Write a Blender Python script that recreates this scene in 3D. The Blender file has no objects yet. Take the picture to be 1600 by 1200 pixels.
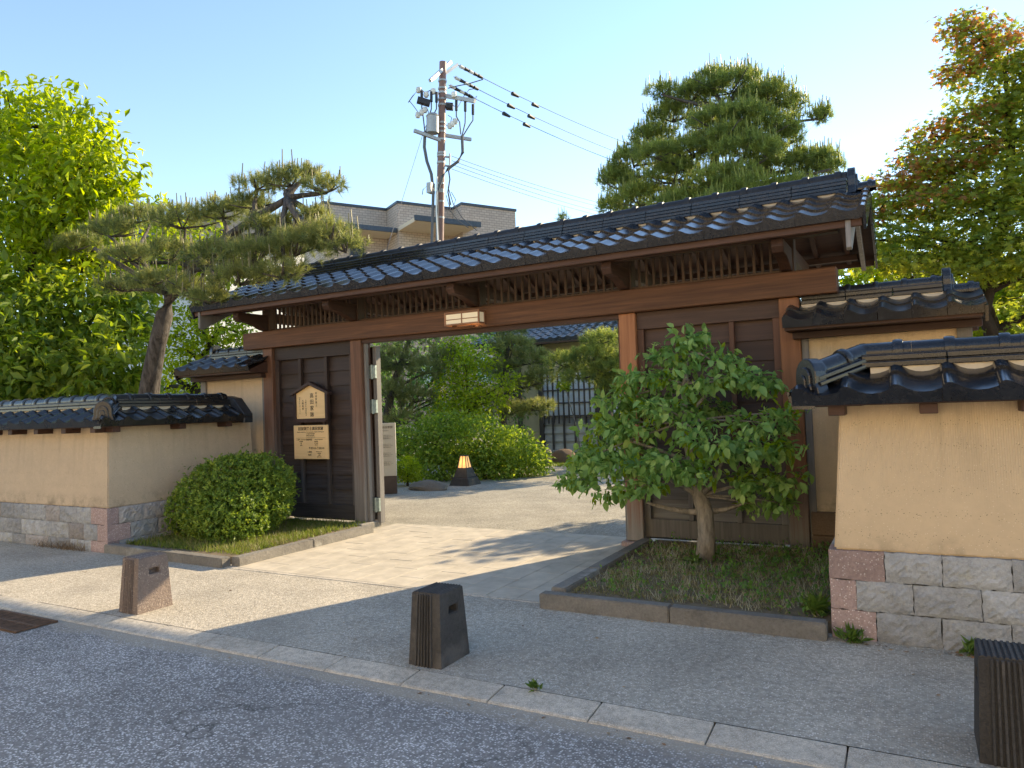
import bpy, bmesh, math, random
import numpy as np
from mathutils import Vector, Matrix

SC = bpy.context.scene
COL = SC.collection
rnd = random.Random(7)
R = math.radians

# ------------------------------------------------------------------ camera, sky, sun, exposure
CAM = np.array([4.72786, -7.69414, 1.6])
FW = np.array([-0.48311345, 0.87502902, 0.03042379])
RT = np.array([0.87434379, 0.48398143, -0.03584557])
UP = np.array([0.04609047, -0.00928337, 0.99889413])
FPX = 1131.6
cam = bpy.data.cameras.new('camera')
cam.sensor_width = 36.0
cam.lens = FPX / 1600 * 36
cam.clip_start = 0.05
cam.clip_end = 3000
cam_o = bpy.data.objects.new('camera', cam)
COL.objects.link(cam_o)
cam_o.matrix_world = Matrix(((RT[0], UP[0], -FW[0], CAM[0]), (RT[1], UP[1], -FW[1], CAM[1]),
                             (RT[2], UP[2], -FW[2], CAM[2]), (0, 0, 0, 1)))
SC.camera = cam_o

SUN_EL, SUN_AZ = 26.0, 23.6
world = bpy.data.worlds.new('World')
SC.world = world
world.use_nodes = True
wn = world.node_tree
sky = wn.nodes.new('ShaderNodeTexSky')
sky.sky_type = 'NISHITA'
sky.sun_disc = False
sky.sun_elevation = R(SUN_EL)
sky.sun_rotation = R(SUN_AZ)
sky.air_density = 1.0
sky.dust_density = 0.0
sky.ozone_density = 1.0
wn.nodes['Background'].inputs[1].default_value = 0.15
wn.links.new(sky.outputs[0], wn.nodes['Background'].inputs[0])
sun = bpy.data.lights.new('sun', 'SUN')
sun.energy = 4.6
sun.angle = R(0.5)
sun.color = (1.0, 0.80, 0.52)
sun_o = bpy.data.objects.new('sun', sun)
COL.objects.link(sun_o)
SDIR = Vector((math.sin(R(SUN_AZ)) * math.cos(R(SUN_EL)), math.cos(R(SUN_AZ)) * math.cos(R(SUN_EL)), math.sin(R(SUN_EL))))
sun_o.rotation_euler = SDIR.to_track_quat('Z', 'Y').to_euler()
sun_o.location = SDIR * 60
SC.view_settings.view_transform = 'Standard'
SC.view_settings.look = 'None'
SC.view_settings.gamma = 1
SC.view_settings.use_curve_mapping = False
SC.view_settings.exposure = 1.2
SC.cycles.max_bounces = 6
SC.cycles.diffuse_bounces = 4
SC.cycles.transparent_max_bounces = 8

# ------------------------------------------------------------------ helpers
def ray(u, v):
    return FW + RT * (u - 800) / FPX - UP * (v - 600) / FPX
def at(u, v, y):            # the point at depth plane y that shows at photo pixel (u, v)
    k = ray(u, v); t = (y - CAM[1]) / k[1]
    return Vector(CAM + k * t)
def atz(u, v, z=0.0):
    k = ray(u, v); t = (z - CAM[2]) / k[2]
    return Vector(CAM + k * t)
def atd(u, v, d):
    return Vector(CAM + ray(u, v) * d)
def hit(u, v, p0, n):
    k = ray(u, v); p0 = np.array(p0); n = np.array(n)
    return Vector(CAM + k * ((p0 - CAM) @ n) / (k @ n))

WM = {}
def link(o, parent=None, M=None):
    COL.objects.link(o)
    M = M or Matrix.Identity(4)
    WM[o] = M.copy()
    if parent is not None:
        o.parent = parent
        o.matrix_parent_inverse = WM[parent].inverted()
    o.matrix_basis = M
    return o
def tag(o, label=None, cat=None, group=None, kind=None):
    if label: o['label'] = label
    if cat: o['category'] = cat
    if group: o['group'] = group
    if kind: o['kind'] = kind
    return o
def empty(name, loc, label=None, cat=None, group=None, kind=None, parent=None):
    o = bpy.data.objects.new(name, None)
    o.empty_display_size = 0.1
    link(o, parent, Matrix.Translation(Vector(loc)))
    return tag(o, label, cat, group, kind)

class MB:
    def __init__(s): s.v = []; s.f = []
    def add(s, vs, fs):
        n = len(s.v)
        s.v += [tuple(p) for p in vs]
        s.f += [tuple(i + n for i in f) for f in fs]
        return s
    def box(s, x0, x1, y0, y1, z0, z1):
        return s.add([(x0,y0,z0),(x1,y0,z0),(x1,y1,z0),(x0,y1,z0),(x0,y0,z1),(x1,y0,z1),(x1,y1,z1),(x0,y1,z1)],
                     [(0,3,2,1),(4,5,6,7),(0,1,5,4),(1,2,6,5),(2,3,7,6),(3,0,4,7)])
    def obox(s, c, ax, ay, az, hx, hy, hz):
        c, ax, ay, az = Vector(c), Vector(ax), Vector(ay), Vector(az)
        vs = [c + ax*hx*i + ay*hy*j + az*hz*k for k in (-1,1) for i, j in ((-1,-1),(1,-1),(1,1),(-1,1))]
        return s.add(vs, [(0,3,2,1),(4,5,6,7),(0,1,5,4),(1,2,6,5),(2,3,7,6),(3,0,4,7)])
    def bar(s, p, q, w, h, up=(0,0,1)):
        p, q = Vector(p), Vector(q); d = (q-p); L = d.length; d /= L
        sd = d.cross(Vector(up)); sd = sd.normalized() if sd.length > 1e-6 else Vector((1,0,0))
        u = sd.cross(d)
        return s.obox((p+q)/2, d, sd, u, L/2, w/2, h/2)
    def frustum(s, x0,x1,y0,y1,z0, X0,X1,Y0,Y1,z1):
        return s.add([(x0,y0,z0),(x1,y0,z0),(x1,y1,z0),(x0,y1,z0),(X0,Y0,z1),(X1,Y0,z1),(X1,Y1,z1),(X0,Y1,z1)],
                     [(0,3,2,1),(4,5,6,7),(0,1,5,4),(1,2,6,5),(2,3,7,6),(3,0,4,7)])
    def prism(s, pts, e):           # planar polygon pts (3D) extruded by vector e
        n = len(pts); e = Vector(e)
        vs = [Vector(p) for p in pts] + [Vector(p)+e for p in pts]
        fs = [tuple(range(n))[::-1], tuple(range(n, 2*n))] + [(i, (i+1) % n, (i+1) % n + n, i+n) for i in range(n)]
        return s.add(vs, fs)
    def tube(s, pts, rad, n=8, cap=True, wob=0.0):
        pts = [Vector(p) for p in pts]
        if not isinstance(rad, (list, tuple)): rad = [rad]*len(pts)
        vs = []; ref = Vector((0.3, 0.2, 1))
        for i, p in enumerate(pts):
            d = (pts[min(i+1, len(pts)-1)] - pts[max(i-1, 0)])
            d = d.normalized() if d.length > 1e-9 else Vector((0,0,1))
            if abs(d.dot(ref.normalized())) > .93: r2 = Vector((1, .1, 0))
            else: r2 = ref
            a = d.cross(r2).normalized(); b = d.cross(a)
            for k in range(n):
                t = 2*math.pi*k/n
                rr = rad[i] * (1 + (rnd.uniform(-wob, wob) if wob else 0))
                vs.append(p + (a*math.cos(t) + b*math.sin(t))*rr)
        fs = [(i*n+k, i*n+(k+1) % n, (i+1)*n+(k+1) % n, (i+1)*n+k) for i in range(len(pts)-1) for k in range(n)]
        if cap: fs += [tuple(range(n))[::-1], tuple(range((len(pts)-1)*n, len(pts)*n))]
        return s.add(vs, fs)
    def mesh(s, name, m=None, smooth=False, bevel=0.0, seg=1, recenter=False):
        me = bpy.data.meshes.new(name)
        me.from_pydata(s.v, [], s.f)
        bm = bmesh.new(); bm.from_mesh(me)
        bmesh.ops.recalc_face_normals(bm, faces=bm.faces)
        if bevel:
            ed = [e for e in bm.edges if len(e.link_faces) == 2 and e.calc_face_angle(0) > .5]
            bmesh.ops.bevel(bm, geom=ed, offset=bevel, segments=seg, affect='EDGES', clamp_overlap=True)
        bm.to_mesh(me); bm.free()
        if m: me.materials.append(m)
        if smooth:
            me.polygons.foreach_set('use_smooth', [True]*len(me.polygons))
            if smooth != 'all': me.set_sharp_from_angle(angle=R(40))
        return me
    def build(s, name, m, parent=None, smooth=False, bevel=0.0, seg=1):
        return inst(name, s.mesh(name, m, smooth, bevel, seg), parent)
def inst(name, me, parent=None, M=None):
    return link(bpy.data.objects.new(name, me), parent, M)
def npmesh(name, V, F, m, tint=None, smooth=False):
    me = bpy.data.meshes.new(name)
    V = np.asarray(V, dtype=np.float32); F = np.asarray(F, dtype=np.int32)
    k = F.shape[1]
    me.vertices.add(len(V)); me.vertices.foreach_set('co', V.ravel())
    me.loops.add(F.size); me.loops.foreach_set('vertex_index', F.ravel())
    me.polygons.add(len(F)); me.polygons.foreach_set('loop_start', np.arange(0, F.size, k, dtype=np.int32))
    me.polygons.foreach_set('loop_total', np.full(len(F), k, dtype=np.int32))
    if tint is not None:
        a = me.attributes.new('tint', 'FLOAT', 'FACE'); a.data.foreach_set('value', np.asarray(tint, dtype=np.float32))
    me.update(calc_edges=True); me.validate()
    if m: me.materials.append(m)
    if smooth: me.polygons.foreach_set('use_smooth', [True]*len(me.polygons))
    return me

# ------------------------------------------------------------------ materials
def hexc(h):                # sRGB hex to linear
    c = [int(h[i:i+2], 16)/255 for i in (0, 2, 4)]
    return tuple(((x+.055)/1.055)**2.4 if x > .04045 else x/12.92 for x in c) + (1,)
class NT:
    def __init__(s, name):
        s.m = bpy.data.materials.new(name); s.m.use_nodes = True
        s.t = s.m.node_tree; s.b = s.t.nodes['Principled BSDF']
        s.out = s.t.nodes['Material Output']
    def n(s, ty, **kw):
        nd = s.t.nodes.new(ty)
        for k, v in kw.items():
            if k.startswith('i_'):
                key = k[2:]; key = int(key) if key.isdigit() else key
                s.set(nd.inputs[key], v)
            else: setattr(nd, k, v)
        return nd
    def set(s, sock, v):
        if hasattr(v, 'bl_rna') and hasattr(v, 'is_output'): s.t.links.new(v, sock)
        else: sock.default_value = v
    def coords(s, scale=(1,1,1), rnd_w=False):
        tc = s.n('ShaderNodeTexCoord')
        mp = s.n('ShaderNodeMapping'); s.t.links.new(tc.outputs['Object'], mp.inputs[0]); mp.inputs['Scale'].default_value = scale
        return mp.outputs[0]
    def rand(s):
        return s.n('ShaderNodeObjectInfo').outputs['Random']
    def noise(s, vec, scale, detail=4, rough=.55, w=None, dist=0):
        nd = s.n('ShaderNodeTexNoise'); nd.inputs['Scale'].default_value = scale
        nd.inputs['Detail'].default_value = detail; nd.inputs['Roughness'].default_value = rough
        nd.inputs['Distortion'].default_value = dist
        s.t.links.new(vec, nd.inputs['Vector'])
        if w is not None:
            nd.noise_dimensions = '4D'; s.t.links.new(w, nd.inputs['W'])
        return nd.outputs['Fac']
    def ramp(s, fac, stops, interp='LINEAR'):
        nd = s.n('ShaderNodeValToRGB'); nd.color_ramp.interpolation = interp
        el = nd.color_ramp.elements
        while len(el) < len(stops): el.new(.5)
        for e, (p, c) in zip(el, stops): e.position = p; e.color = c if len(c) == 4 else tuple(c)+(1,)
        s.t.links.new(fac, nd.inputs[0]); return nd.outputs[0]
    def mix(s, fac, a, b, mode='MIX'):
        nd = s.n('ShaderNodeMix'); nd.data_type = 'RGBA'; nd.blend_type = mode
        s.set(nd.inputs[0], fac); s.set(nd.inputs[6], a); s.set(nd.inputs[7], b)
        return nd.outputs[2]
    def math(s, op, a, b=None, c=None):
        nd = s.n('ShaderNodeMath'); nd.operation = op; s.set(nd.inputs[0], a)
        if b is not None: s.set(nd.inputs[1], b)
        if c is not None: s.set(nd.inputs[2], c)
        return nd.outputs[0]
    def bump(s, h, strength=.3, dist=.01):
        nd = s.n('ShaderNodeBump'); nd.inputs['Strength'].default_value = strength; nd.inputs['Distance'].default_value = dist
        s.t.links.new(h, nd.inputs['Height']); s.t.links.new(nd.outputs[0], s.b.inputs['Normal'])
    def fin(s, col=None, rough=None, spec=None, metal=None):
        if col is not None: s.set(s.b.inputs['Base Color'], col)
        if rough is not None: s.set(s.b.inputs['Roughness'], rough)
        if spec is not None: s.b.inputs['Specular IOR Level'].default_value = spec
        if metal is not None: s.b.inputs['Metallic'].default_value = metal
        return s.m
def g(v, a=1): return (v, v, v, 1)
def c3(r, gg, b): return (r, gg, b, 1)

def plain(name, col, rough=.6, var=.25, scale=8, bump=.15, bscale=60, spec=.4, metal=0, stretch=(1,1,1), objr=.3):
    t = NT(name); v = t.coords(stretch); r = t.rand()
    n1 = t.noise(v, scale, 5, .6, r if False else None)
    lo = tuple(x*(1-var) for x in col[:3]) + (1,); hi = tuple(min(1, x*(1+var)) for x in col[:3]) + (1,)
    c = t.ramp(n1, [(.25, lo), (.75, hi)])
    j = t.math('MULTIPLY_ADD', r, objr, 1-objr/2)
    c = t.mix(1.0, c, t.n('ShaderNodeCombineColor', i_0=j, i_1=j, i_2=j).outputs[0], 'MULTIPLY')
    if bump: t.bump(t.noise(v, bscale, 4), bump, .006)
    return t.fin(c, rough, spec, metal)

def wood(name, c_lo, c_hi, axis='z', grey=None, gz=(0, 1), rough=.6, scale=1.0, objrand=.25):
    t = NT(name)
    st = {'z': (28, 28, 1.1), 'x': (1.1, 28, 28), 'y': (28, 1.1, 28)}[axis]
    v = t.coords(tuple(x*scale for x in st)); r = t.rand()
    w = t.math('MULTIPLY', r, 20.0)
    n1 = t.noise(v, 1.0, 6, .65, w, .6)
    n2 = t.noise(t.coords((1.4, 1.4, 1.4)), 1.0, 3, .6, w)
    c = t.ramp(n1, [(.28, c_lo), (.55, tuple((a+b)/2 for a, b in zip(c_lo, c_hi))), (.75, c_hi)])
    c = t.mix(t.math('MULTIPLY', n2, .45), c, tuple(x*.45 for x in c_lo[:3])+(1,))
    if grey is not None:
        sep = t.n('ShaderNodeSeparateXYZ'); t.t.links.new(t.n('ShaderNodeNewGeometry').outputs['Position'], sep.inputs[0])
        f = t.n('ShaderNodeMapRange'); t.t.links.new(sep.outputs[2], f.inputs[0])
        f.inputs[1].default_value = gz[0]; f.inputs[2].default_value = gz[1]; f.inputs[3].default_value = 1.25; f.inputs[4].default_value = -.45
        k = t.math('ADD', f.outputs[0], t.math('MULTIPLY_ADD', n1, 1.3, -.65))
        k.node.use_clamp = True
        c = t.mix(k, c, t.ramp(n1, [(.3, tuple(x*.55 for x in grey[:3])+(1,)), (.7, grey)]))
    j = t.math('MULTIPLY_ADD', r, objrand*2, 1-objrand)
    c = t.mix(1.0, c, t.n('ShaderNodeCombineColor', i_0=j, i_1=j, i_2=j).outputs[0], 'MULTIPLY')
    t.bump(n1, .35, .006)
    return t.fin(c, rough, .35)

def aggregate(name, base, stone_lo, stone_hi, cell, frac, dust=None, rough=.85, big=.25, crack=0):
    t = NT(name); v = t.coords()
    vo = t.n('ShaderNodeTexVoronoi', feature='F1'); vo.inputs['Scale'].default_value = 1/cell; t.t.links.new(v, vo.inputs['Vector'])
    sep = t.n('ShaderNodeSeparateColor'); t.t.links.new(vo.outputs['Color'], sep.inputs[0])
    edge = t.ramp(vo.outputs['Distance'], [(.3, g(1)), (.62, g(0))])
    pick = t.ramp(sep.outputs[0], [(1-frac-.02, g(0)), (1-frac+.02, g(1))])
    sc = t.mix(sep.outputs[1], stone_lo, stone_hi)
    n1 = t.noise(v, 1.3, 6, .65); n2 = t.noise(v, 25, 3)
    b = t.mix(t.ramp(n2, [(.3, g(0)), (.7, g(1))]), tuple(x*.7 for x in base[:3])+(1,), tuple(x*1.25 for x in base[:3])+(1,))
    b2 = t.mix(t.math('MULTIPLY', sep.outputs[2], .5), b, tuple(x*.55 for x in base[:3])+(1,))
    c = t.mix(t.math('MULTIPLY', pick, edge), b2, sc)
    ce = t.n('ShaderNodeTexVoronoi', feature='DISTANCE_TO_EDGE'); ce.inputs['Scale'].default_value = .42
    wv = t.n('ShaderNodeVectorMath'); wv.operation = 'ADD'; t.t.links.new(v, wv.inputs[0])
    nz = t.n('ShaderNodeTexNoise'); nz.inputs['Scale'].default_value = 1.7; nz.inputs['Detail'].default_value = 6; t.t.links.new(v, nz.inputs['Vector'])
    t.t.links.new(nz.outputs['Color'], wv.inputs[1]); t.t.links.new(wv.outputs[0], ce.inputs['Vector'])
    if crack:
        ck = t.math('MULTIPLY', t.ramp(ce.outputs['Distance'], [(.0015, g(1)), (.006, g(0))]), t.ramp(t.noise(v, .5, 2), [(.45, g(0)), (.6, g(crack))]))
        c = t.mix(ck, c, tuple(x*.25 for x in base[:3])+(1,))
    sn = t.ramp(t.noise(v, .55, 7, .7), [(.5, g(0)), (.72, g(.5))])
    c = t.mix(sn, c, tuple(x*.75 for x in base[:3])+(1,))
    k = t.ramp(n1, [(.3, g(1-big)), (.7, g(1+big*.4))])
    c = t.mix(1.0, c, k, 'MULTIPLY')
    if dust:
        y0, y1, dc = dust
        sp = t.n('ShaderNodeSeparateXYZ'); t.t.links.new(v, sp.inputs[0])
        f = t.n('ShaderNodeMapRange'); t.t.links.new(sp.outputs[1], f.inputs[0]); f.inputs[1].default_value = y0; f.inputs[2].default_value = y1
        nn = t.noise(t.coords((1, 4, 1)), 1.4, 5, .6)
        kk = t.math('MULTIPLY', t.ramp(t.math('ADD', f.outputs[0], t.math('MULTIPLY_ADD', nn, 1.6, -.95)), [(.35, g(0)), (.8, g(1))]), .8)
        c = t.mix(kk, c, t.mix(n2, dc, tuple(x*.75 for x in dc[:3])+(1,)))
    t.bump(t.math('ADD', vo.outputs['Distance'], t.math('MULTIPLY', n2, .6)), .5, .006)
    return t.fin(c, rough, .15)

def foliage(name, dark, mid, light, trans=.45, rough=.5, spec=.35, tcol=None):
    t = NT(name)
    a = t.n('ShaderNodeAttribute', attribute_name='tint')
    c = t.ramp(a.outputs['Fac'], [(0, dark), (.5, mid), (1, light)])
    t.fin(c, rough, spec)
    tr = t.n('ShaderNodeBsdfTranslucent')
    hs = t.n('ShaderNodeHueSaturation'); hs.inputs['Saturation'].default_value = 1.12; hs.inputs['Value'].default_value = 1.8
    hs.inputs['Hue'].default_value = .485
    t.t.links.new(c, hs.inputs['Color'])
    t.t.links.new(hs.outputs[0], tr.inputs[0])
    ms = t.n('ShaderNodeMixShader'); ms.inputs[0].default_value = trans
    t.t.links.new(t.b.outputs[0], ms.inputs[1]); t.t.links.new(tr.outputs[0], ms.inputs[2])
    t.t.links.new(ms.outputs[0], t.out.inputs[0])
    return t.m

def plaster(name, col, comb=None):
    t = NT(name); v = t.coords()
    n1 = t.noise(v, .9, 5, .6); n2 = t.noise(v, 140, 3, .7); n3 = t.noise(v, 14, 5, .7)
    c = t.ramp(n1, [(.3, tuple(x*.86 for x in col[:3])+(1,)), (.7, tuple(x*1.06 for x in col[:3])+(1,))])
    c = t.mix(.35, c, t.ramp(n3, [(.35, tuple(x*.8 for x in col[:3])+(1,)), (.7, col)]))
    # pale and dark grit
    vo = t.n('ShaderNodeTexVoronoi'); vo.inputs['Scale'].default_value = 95; t.t.links.new(v, vo.inputs['Vector'])
    sep = t.n('ShaderNodeSeparateColor'); t.t.links.new(vo.outputs['Color'], sep.inputs[0])
    dot = t.ramp(vo.outputs['Distance'], [(.18, g(1)), (.3, g(0))])
    c = t.mix(t.math('MULTIPLY', dot, t.ramp(sep.outputs[0], [(.82, g(0)), (.86, g(.8))])), c, c3(.85, .72, .52))
    c = t.mix(t.math('MULTIPLY', dot, t.ramp(sep.outputs[1], [(.86, g(0)), (.9, g(.75))])), c, c3(.09, .05, .03))
    # damp stain creeping up from the stone course
    sp = t.n('ShaderNodeSeparateXYZ'); t.t.links.new(v, sp.inputs[0])
    f = t.n('ShaderNodeMapRange'); t.t.links.new(sp.outputs[2], f.inputs[0])
    f.inputs[1].default_value = .72; f.inputs[2].default_value = .54
    st = t.math('MULTIPLY', f.outputs[0], t.ramp(t.noise(v, 5, 6, .7), [(.48, g(0)), (.66, g(1))]))
    c = t.mix(t.math('MULTIPLY', st, .75), c, tuple(x*.38 for x in col[:3])+(1,))
    sk = t.noise(t.coords((9, 9, .55)), 1.0, 5, .6)
    fs = t.n('ShaderNodeMapRange'); t.t.links.new(sp.outputs[2], fs.inputs[0]); fs.inputs[1].default_value = .75; fs.inputs[2].default_value = 1.55
    c = t.mix(t.math('MULTIPLY', t.math('MULTIPLY', t.ramp(sk, [(.5, g(0)), (.72, g(1))]), fs.outputs[0]), .42), c, tuple(x*.5 for x in col[:3])+(1,))
    pa = t.ramp(t.noise(v, 2.2, 6, .65), [(.42, g(0)), (.62, g(1))])
    c = t.mix(t.math('MULTIPLY', pa, .16), c, tuple(x*.72 for x in col[:3])+(1,))
    h = t.math('ADD', t.math('MULTIPLY', n2, .5), n3)
    if comb:
        wv = t.n('ShaderNodeTexWave', bands_direction=comb); wv.inputs['Scale'].default_value = 24; wv.inputs['Distortion'].default_value = 1.2
        wv.inputs['Detail'].default_value = 2
        t.t.links.new(t.coords((1, 1, .12)), wv.inputs['Vector'])
        fz = t.n('ShaderNodeMapRange'); t.t.links.new(sp.outputs[2], fz.inputs[0]); fz.inputs[1].default_value = .85; fz.inputs[2].default_value = 1.35
        h = t.math('ADD', h, t.math('MULTIPLY', wv.outputs['Fac'], t.math('MULTIPLY', fz.outputs[0], 1.2)))
    t.bump(h, .45, .006)
    return t.fin(c, .92, .15)

def stone(name, col, var=.3, speck=None, lichen=None):
    t = NT(name); v = t.coords(); r = t.rand(); w = t.math('MULTIPLY', r, 30.)
    n1 = t.noise(v, 6, 6, .65, w); n2 = t.noise(v, 55, 4, .7, w)
    c = t.ramp(n1, [(.28, tuple(x*(1-var) for x in col[:3])+(1,)), (.72, tuple(x*(1+var) for x in col[:3])+(1,))])
    c = t.mix(.4, c, t.ramp(n2, [(.35, tuple(x*.6 for x in col[:3])+(1,)), (.65, tuple(x*1.3 for x in col[:3])+(1,))]))
    if speck:
        vo = t.n('ShaderNodeTexVoronoi'); vo.inputs['Scale'].default_value = 85; t.t.links.new(v, vo.inputs['Vector'])
        sep = t.n('ShaderNodeSeparateColor'); t.t.links.new(vo.outputs['Color'], sep.inputs[0])
        dot = t.ramp(vo.outputs['Distance'], [(.25, g(1)), (.42, g(0))])
        c = t.mix(t.math('MULTIPLY', dot, t.ramp(sep.outputs[0], [(.68, g(0)), (.72, g(.85))])), c, speck)
    if lichen:
        l = t.math('MULTIPLY', t.ramp(t.noise(v, 4.5, 5, .6, w), [(.58, g(0)), (.68, g(1))]), t.ramp(r, [(.6, g(.15)), (.9, g(.8))]))
        c = t.mix(l, c, lichen)
    j = t.math('MULTIPLY_ADD', r, .45, .78)
    c = t.mix(1.0, c, t.n('ShaderNodeCombineColor', i_0=j, i_1=j, i_2=j).outputs[0], 'MULTIPLY')
    t.bump(t.math('ADD', n1, t.math('MULTIPLY', n2, .6)), .8, .02)
    return t.fin(c, .88, .2)

def tilemat(name, col, rough=.22):
    t = NT(name); v = t.coords(); r = t.rand(); w = t.math('MULTIPLY', r, 30.)
    n1 = t.noise(v, 9, 5, .6, w); n2 = t.noise(v, 60, 3, .6, w)
    c = t.ramp(n1, [(.3, tuple(x*.6 for x in col[:3])+(1,)), (.7, tuple(x*1.35 for x in col[:3])+(1,))])
    dust = t.math('MULTIPLY', t.ramp(t.noise(v, 22, 5, .7, w), [(.52, g(0)), (.75, g(1))]), .13)
    c = t.mix(dust, c, c3(.17, .17, .165))
    rr = t.math('ADD', t.math('MULTIPLY_ADD', n1, .16, rough-.08), t.math('MULTIPLY', r, .10))
    t.bump(t.math('ADD', t.math('MULTIPLY', n2, .3), n1), .1, .005)
    return t.fin(c, rr, .6)

M_ROAD = aggregate('road_asphalt', c3(.305,.287,.265), c3(.58,.55,.52), c3(.90,.87,.84), .0118, .42, crack=.8, dust=(-4.62, -4.27, c3(.46,.40,.31)))
M_WALK = aggregate('pavement_asphalt', c3(.48,.435,.355), c3(.56,.51,.42), c3(.84,.78,.68), .0105, .28)
M_GRAVEL = aggregate('fine_gravel', c3(.38,.35,.28), c3(.48,.44,.37), c3(.68,.64,.55), .012, .45, big=.3)
M_EARTH = plain('garden_earth', c3(.10,.085,.05), .95, .45, 3, .4, 40)
M_KERB = aggregate('kerb_concrete', c3(.60,.54,.44), c3(.66,.60,.50), c3(.76,.70,.61), .006, .3, big=.3)
M_SLAB = plain('paving_slab_stone', c3(.48,.43,.345), .85, .22, 5, .3, 120, objr=.12)
M_JOINT = plain('joint_sand', c3(.27,.25,.21), .95, .3, 8, .2)
M_PLANTKERB = stone('planter_kerb_stone', c3(.22,.205,.18), .35, lichen=c3(.46,.45,.41))
M_STONE = stone('grey_andesite', c3(.37,.375,.375), .4, lichen=c3(.38,.34,.17))
M_STONE_D = stone('brown_andesite', c3(.37,.345,.325), .3)
M_QUOIN = stone('pink_granite', c3(.40,.295,.27), .2, speck=c3(.72,.65,.61))
M_BROWNSTONE = stone('brown_plinth_stone', c3(.17,.115,.075), .2)
M_MORTAR = plain('dark_mortar', c3(.09,.085,.075), .95, .3, 12, .2)
M_PLASTER = plaster('earth_plaster', c3(.69,.53,.34), 'X')
M_PLASTER_L = plaster('earth_plaster_old', c3(.62,.49,.34))
M_MENDO = plain('ridge_plaster', c3(.66,.56,.40), .9, .15, 6, .2)
M_TILE = tilemat('black_glazed_tile', c3(.014,.015,.018), .13)
M_TILE_M = tilemat('weathered_black_tile', c3(.018,.018,.019), .24)
M_CAP = tilemat('ridge_cap_tile', c3(.022,.024,.028), .52)
M_CAP.node_tree.nodes['Principled BSDF'].inputs['Specular IOR Level'].default_value = .35
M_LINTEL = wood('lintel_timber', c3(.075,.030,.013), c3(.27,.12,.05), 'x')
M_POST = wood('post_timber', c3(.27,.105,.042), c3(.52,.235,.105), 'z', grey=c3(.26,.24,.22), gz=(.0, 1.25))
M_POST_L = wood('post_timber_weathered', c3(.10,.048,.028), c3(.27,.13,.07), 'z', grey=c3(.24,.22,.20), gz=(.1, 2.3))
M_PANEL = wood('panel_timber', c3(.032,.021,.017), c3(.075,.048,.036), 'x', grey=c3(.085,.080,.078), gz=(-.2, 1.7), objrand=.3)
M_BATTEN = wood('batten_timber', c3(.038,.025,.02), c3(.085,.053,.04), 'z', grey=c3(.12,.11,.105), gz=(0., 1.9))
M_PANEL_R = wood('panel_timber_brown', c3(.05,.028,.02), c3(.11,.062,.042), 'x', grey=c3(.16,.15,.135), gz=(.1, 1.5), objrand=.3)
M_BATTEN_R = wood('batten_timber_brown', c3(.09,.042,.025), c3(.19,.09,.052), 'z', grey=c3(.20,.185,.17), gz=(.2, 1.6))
M_DARKWOOD = wood('eave_timber', c3(.045,.022,.015), c3(.105,.052,.033), 'x')
M_DARKWOOD_Y = wood('rafter_timber', c3(.045,.022,.015), c3(.105,.052,.033), 'y')
M_EAVE = wood('eave_board_timber', c3(.06,.030,.020), c3(.13,.066,.042), 'x')
M_LATT = wood('lattice_timber', c3(.06,.036,.024), c3(.14,.085,.055), 'z')
M_GREYWOOD = wood('grey_timber', c3(.16,.15,.14), c3(.34,.32,.30), 'z')
M_BRONZE = plain('verdigris_bronze', c3(.30,.36,.33), .55, .3, 30, .2, metal=.3)
M_FLASH = plain('blackened_copper', c3(.06,.068,.08), .38, .3, 12, .1, metal=.5)

# ------------------------------------------------------------------ ground, road, kerb, pavement
def sheet(name, x0, x1, y0, y1, z, m):
    b = MB(); b.add([(x0,y0,z),(x1,y0,z),(x1,y1,z),(x0,y1,z)], [(0,1,2,3)])
    return tag(b.build(name, m), kind='structure')
sheet('ground', -700, 700, -700, 700, -.06, M_EARTH)
sheet('road', -80, 80, -12.5, -4.245, -.03, M_ROAD)
sheet('pavement', -80, 80, -4.052, -2.395, 0, M_WALK)
sheet('pavement_back', -80, 80, -2.395, .02, -.012, M_JOINT)
sheet('garden_gravel', -16, 16, .02, 24, -.004, M_GRAVEL)

kerb = empty('kerb', (0, -4.15, 0), kind='structure')
for i in range(44):
    x0 = -16 + i*.6
    if x0 > 9: break
    L = .592
    b = MB()
    z0 = -.001 + rnd.uniform(-.002, .001)
    b.prism([(x0, -4.045, -.15), (x0, -4.255, -.15), (x0, -4.255, -.026+z0), (x0, -4.238, -.018+z0), (x0, -4.056, z0), (x0, -4.049, z0)], (L, 0, 0))
    b.build('kerb_stone', M_KERB, kerb, bevel=.004)
MB().box(-16, 10, -4.25, -4.05, -.2, -.032).build('kerb_bed', M_JOINT, kerb)

pav = empty('gate_paving', (.15, -1, 0), kind='structure')
xs0, xs1 = -1.74, 2.06
ncol = 13; cw = (xs1-xs0)/ncol
for i in range(ncol):
    y = -2.39 + (-.3 if i % 2 else 0)
    x0 = xs0 + i*cw
    while y < .5:
        ya, yb = max(y, -2.39), min(y+.6, .5)
        if yb-ya > .08:
            d = rnd.uniform(-.0015, .0015)
            MB().box(x0+.0018, x0+cw-.0018, ya+.0018, yb-.0018, -.05, .002+d).build('paving_slab', M_SLAB, pav, bevel=.003)
        y += .6
MB().box(xs0, xs1, -2.45, -2.397, -.05, .004).build('edge_strip', M_KERB, pav, bevel=.003)

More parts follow.
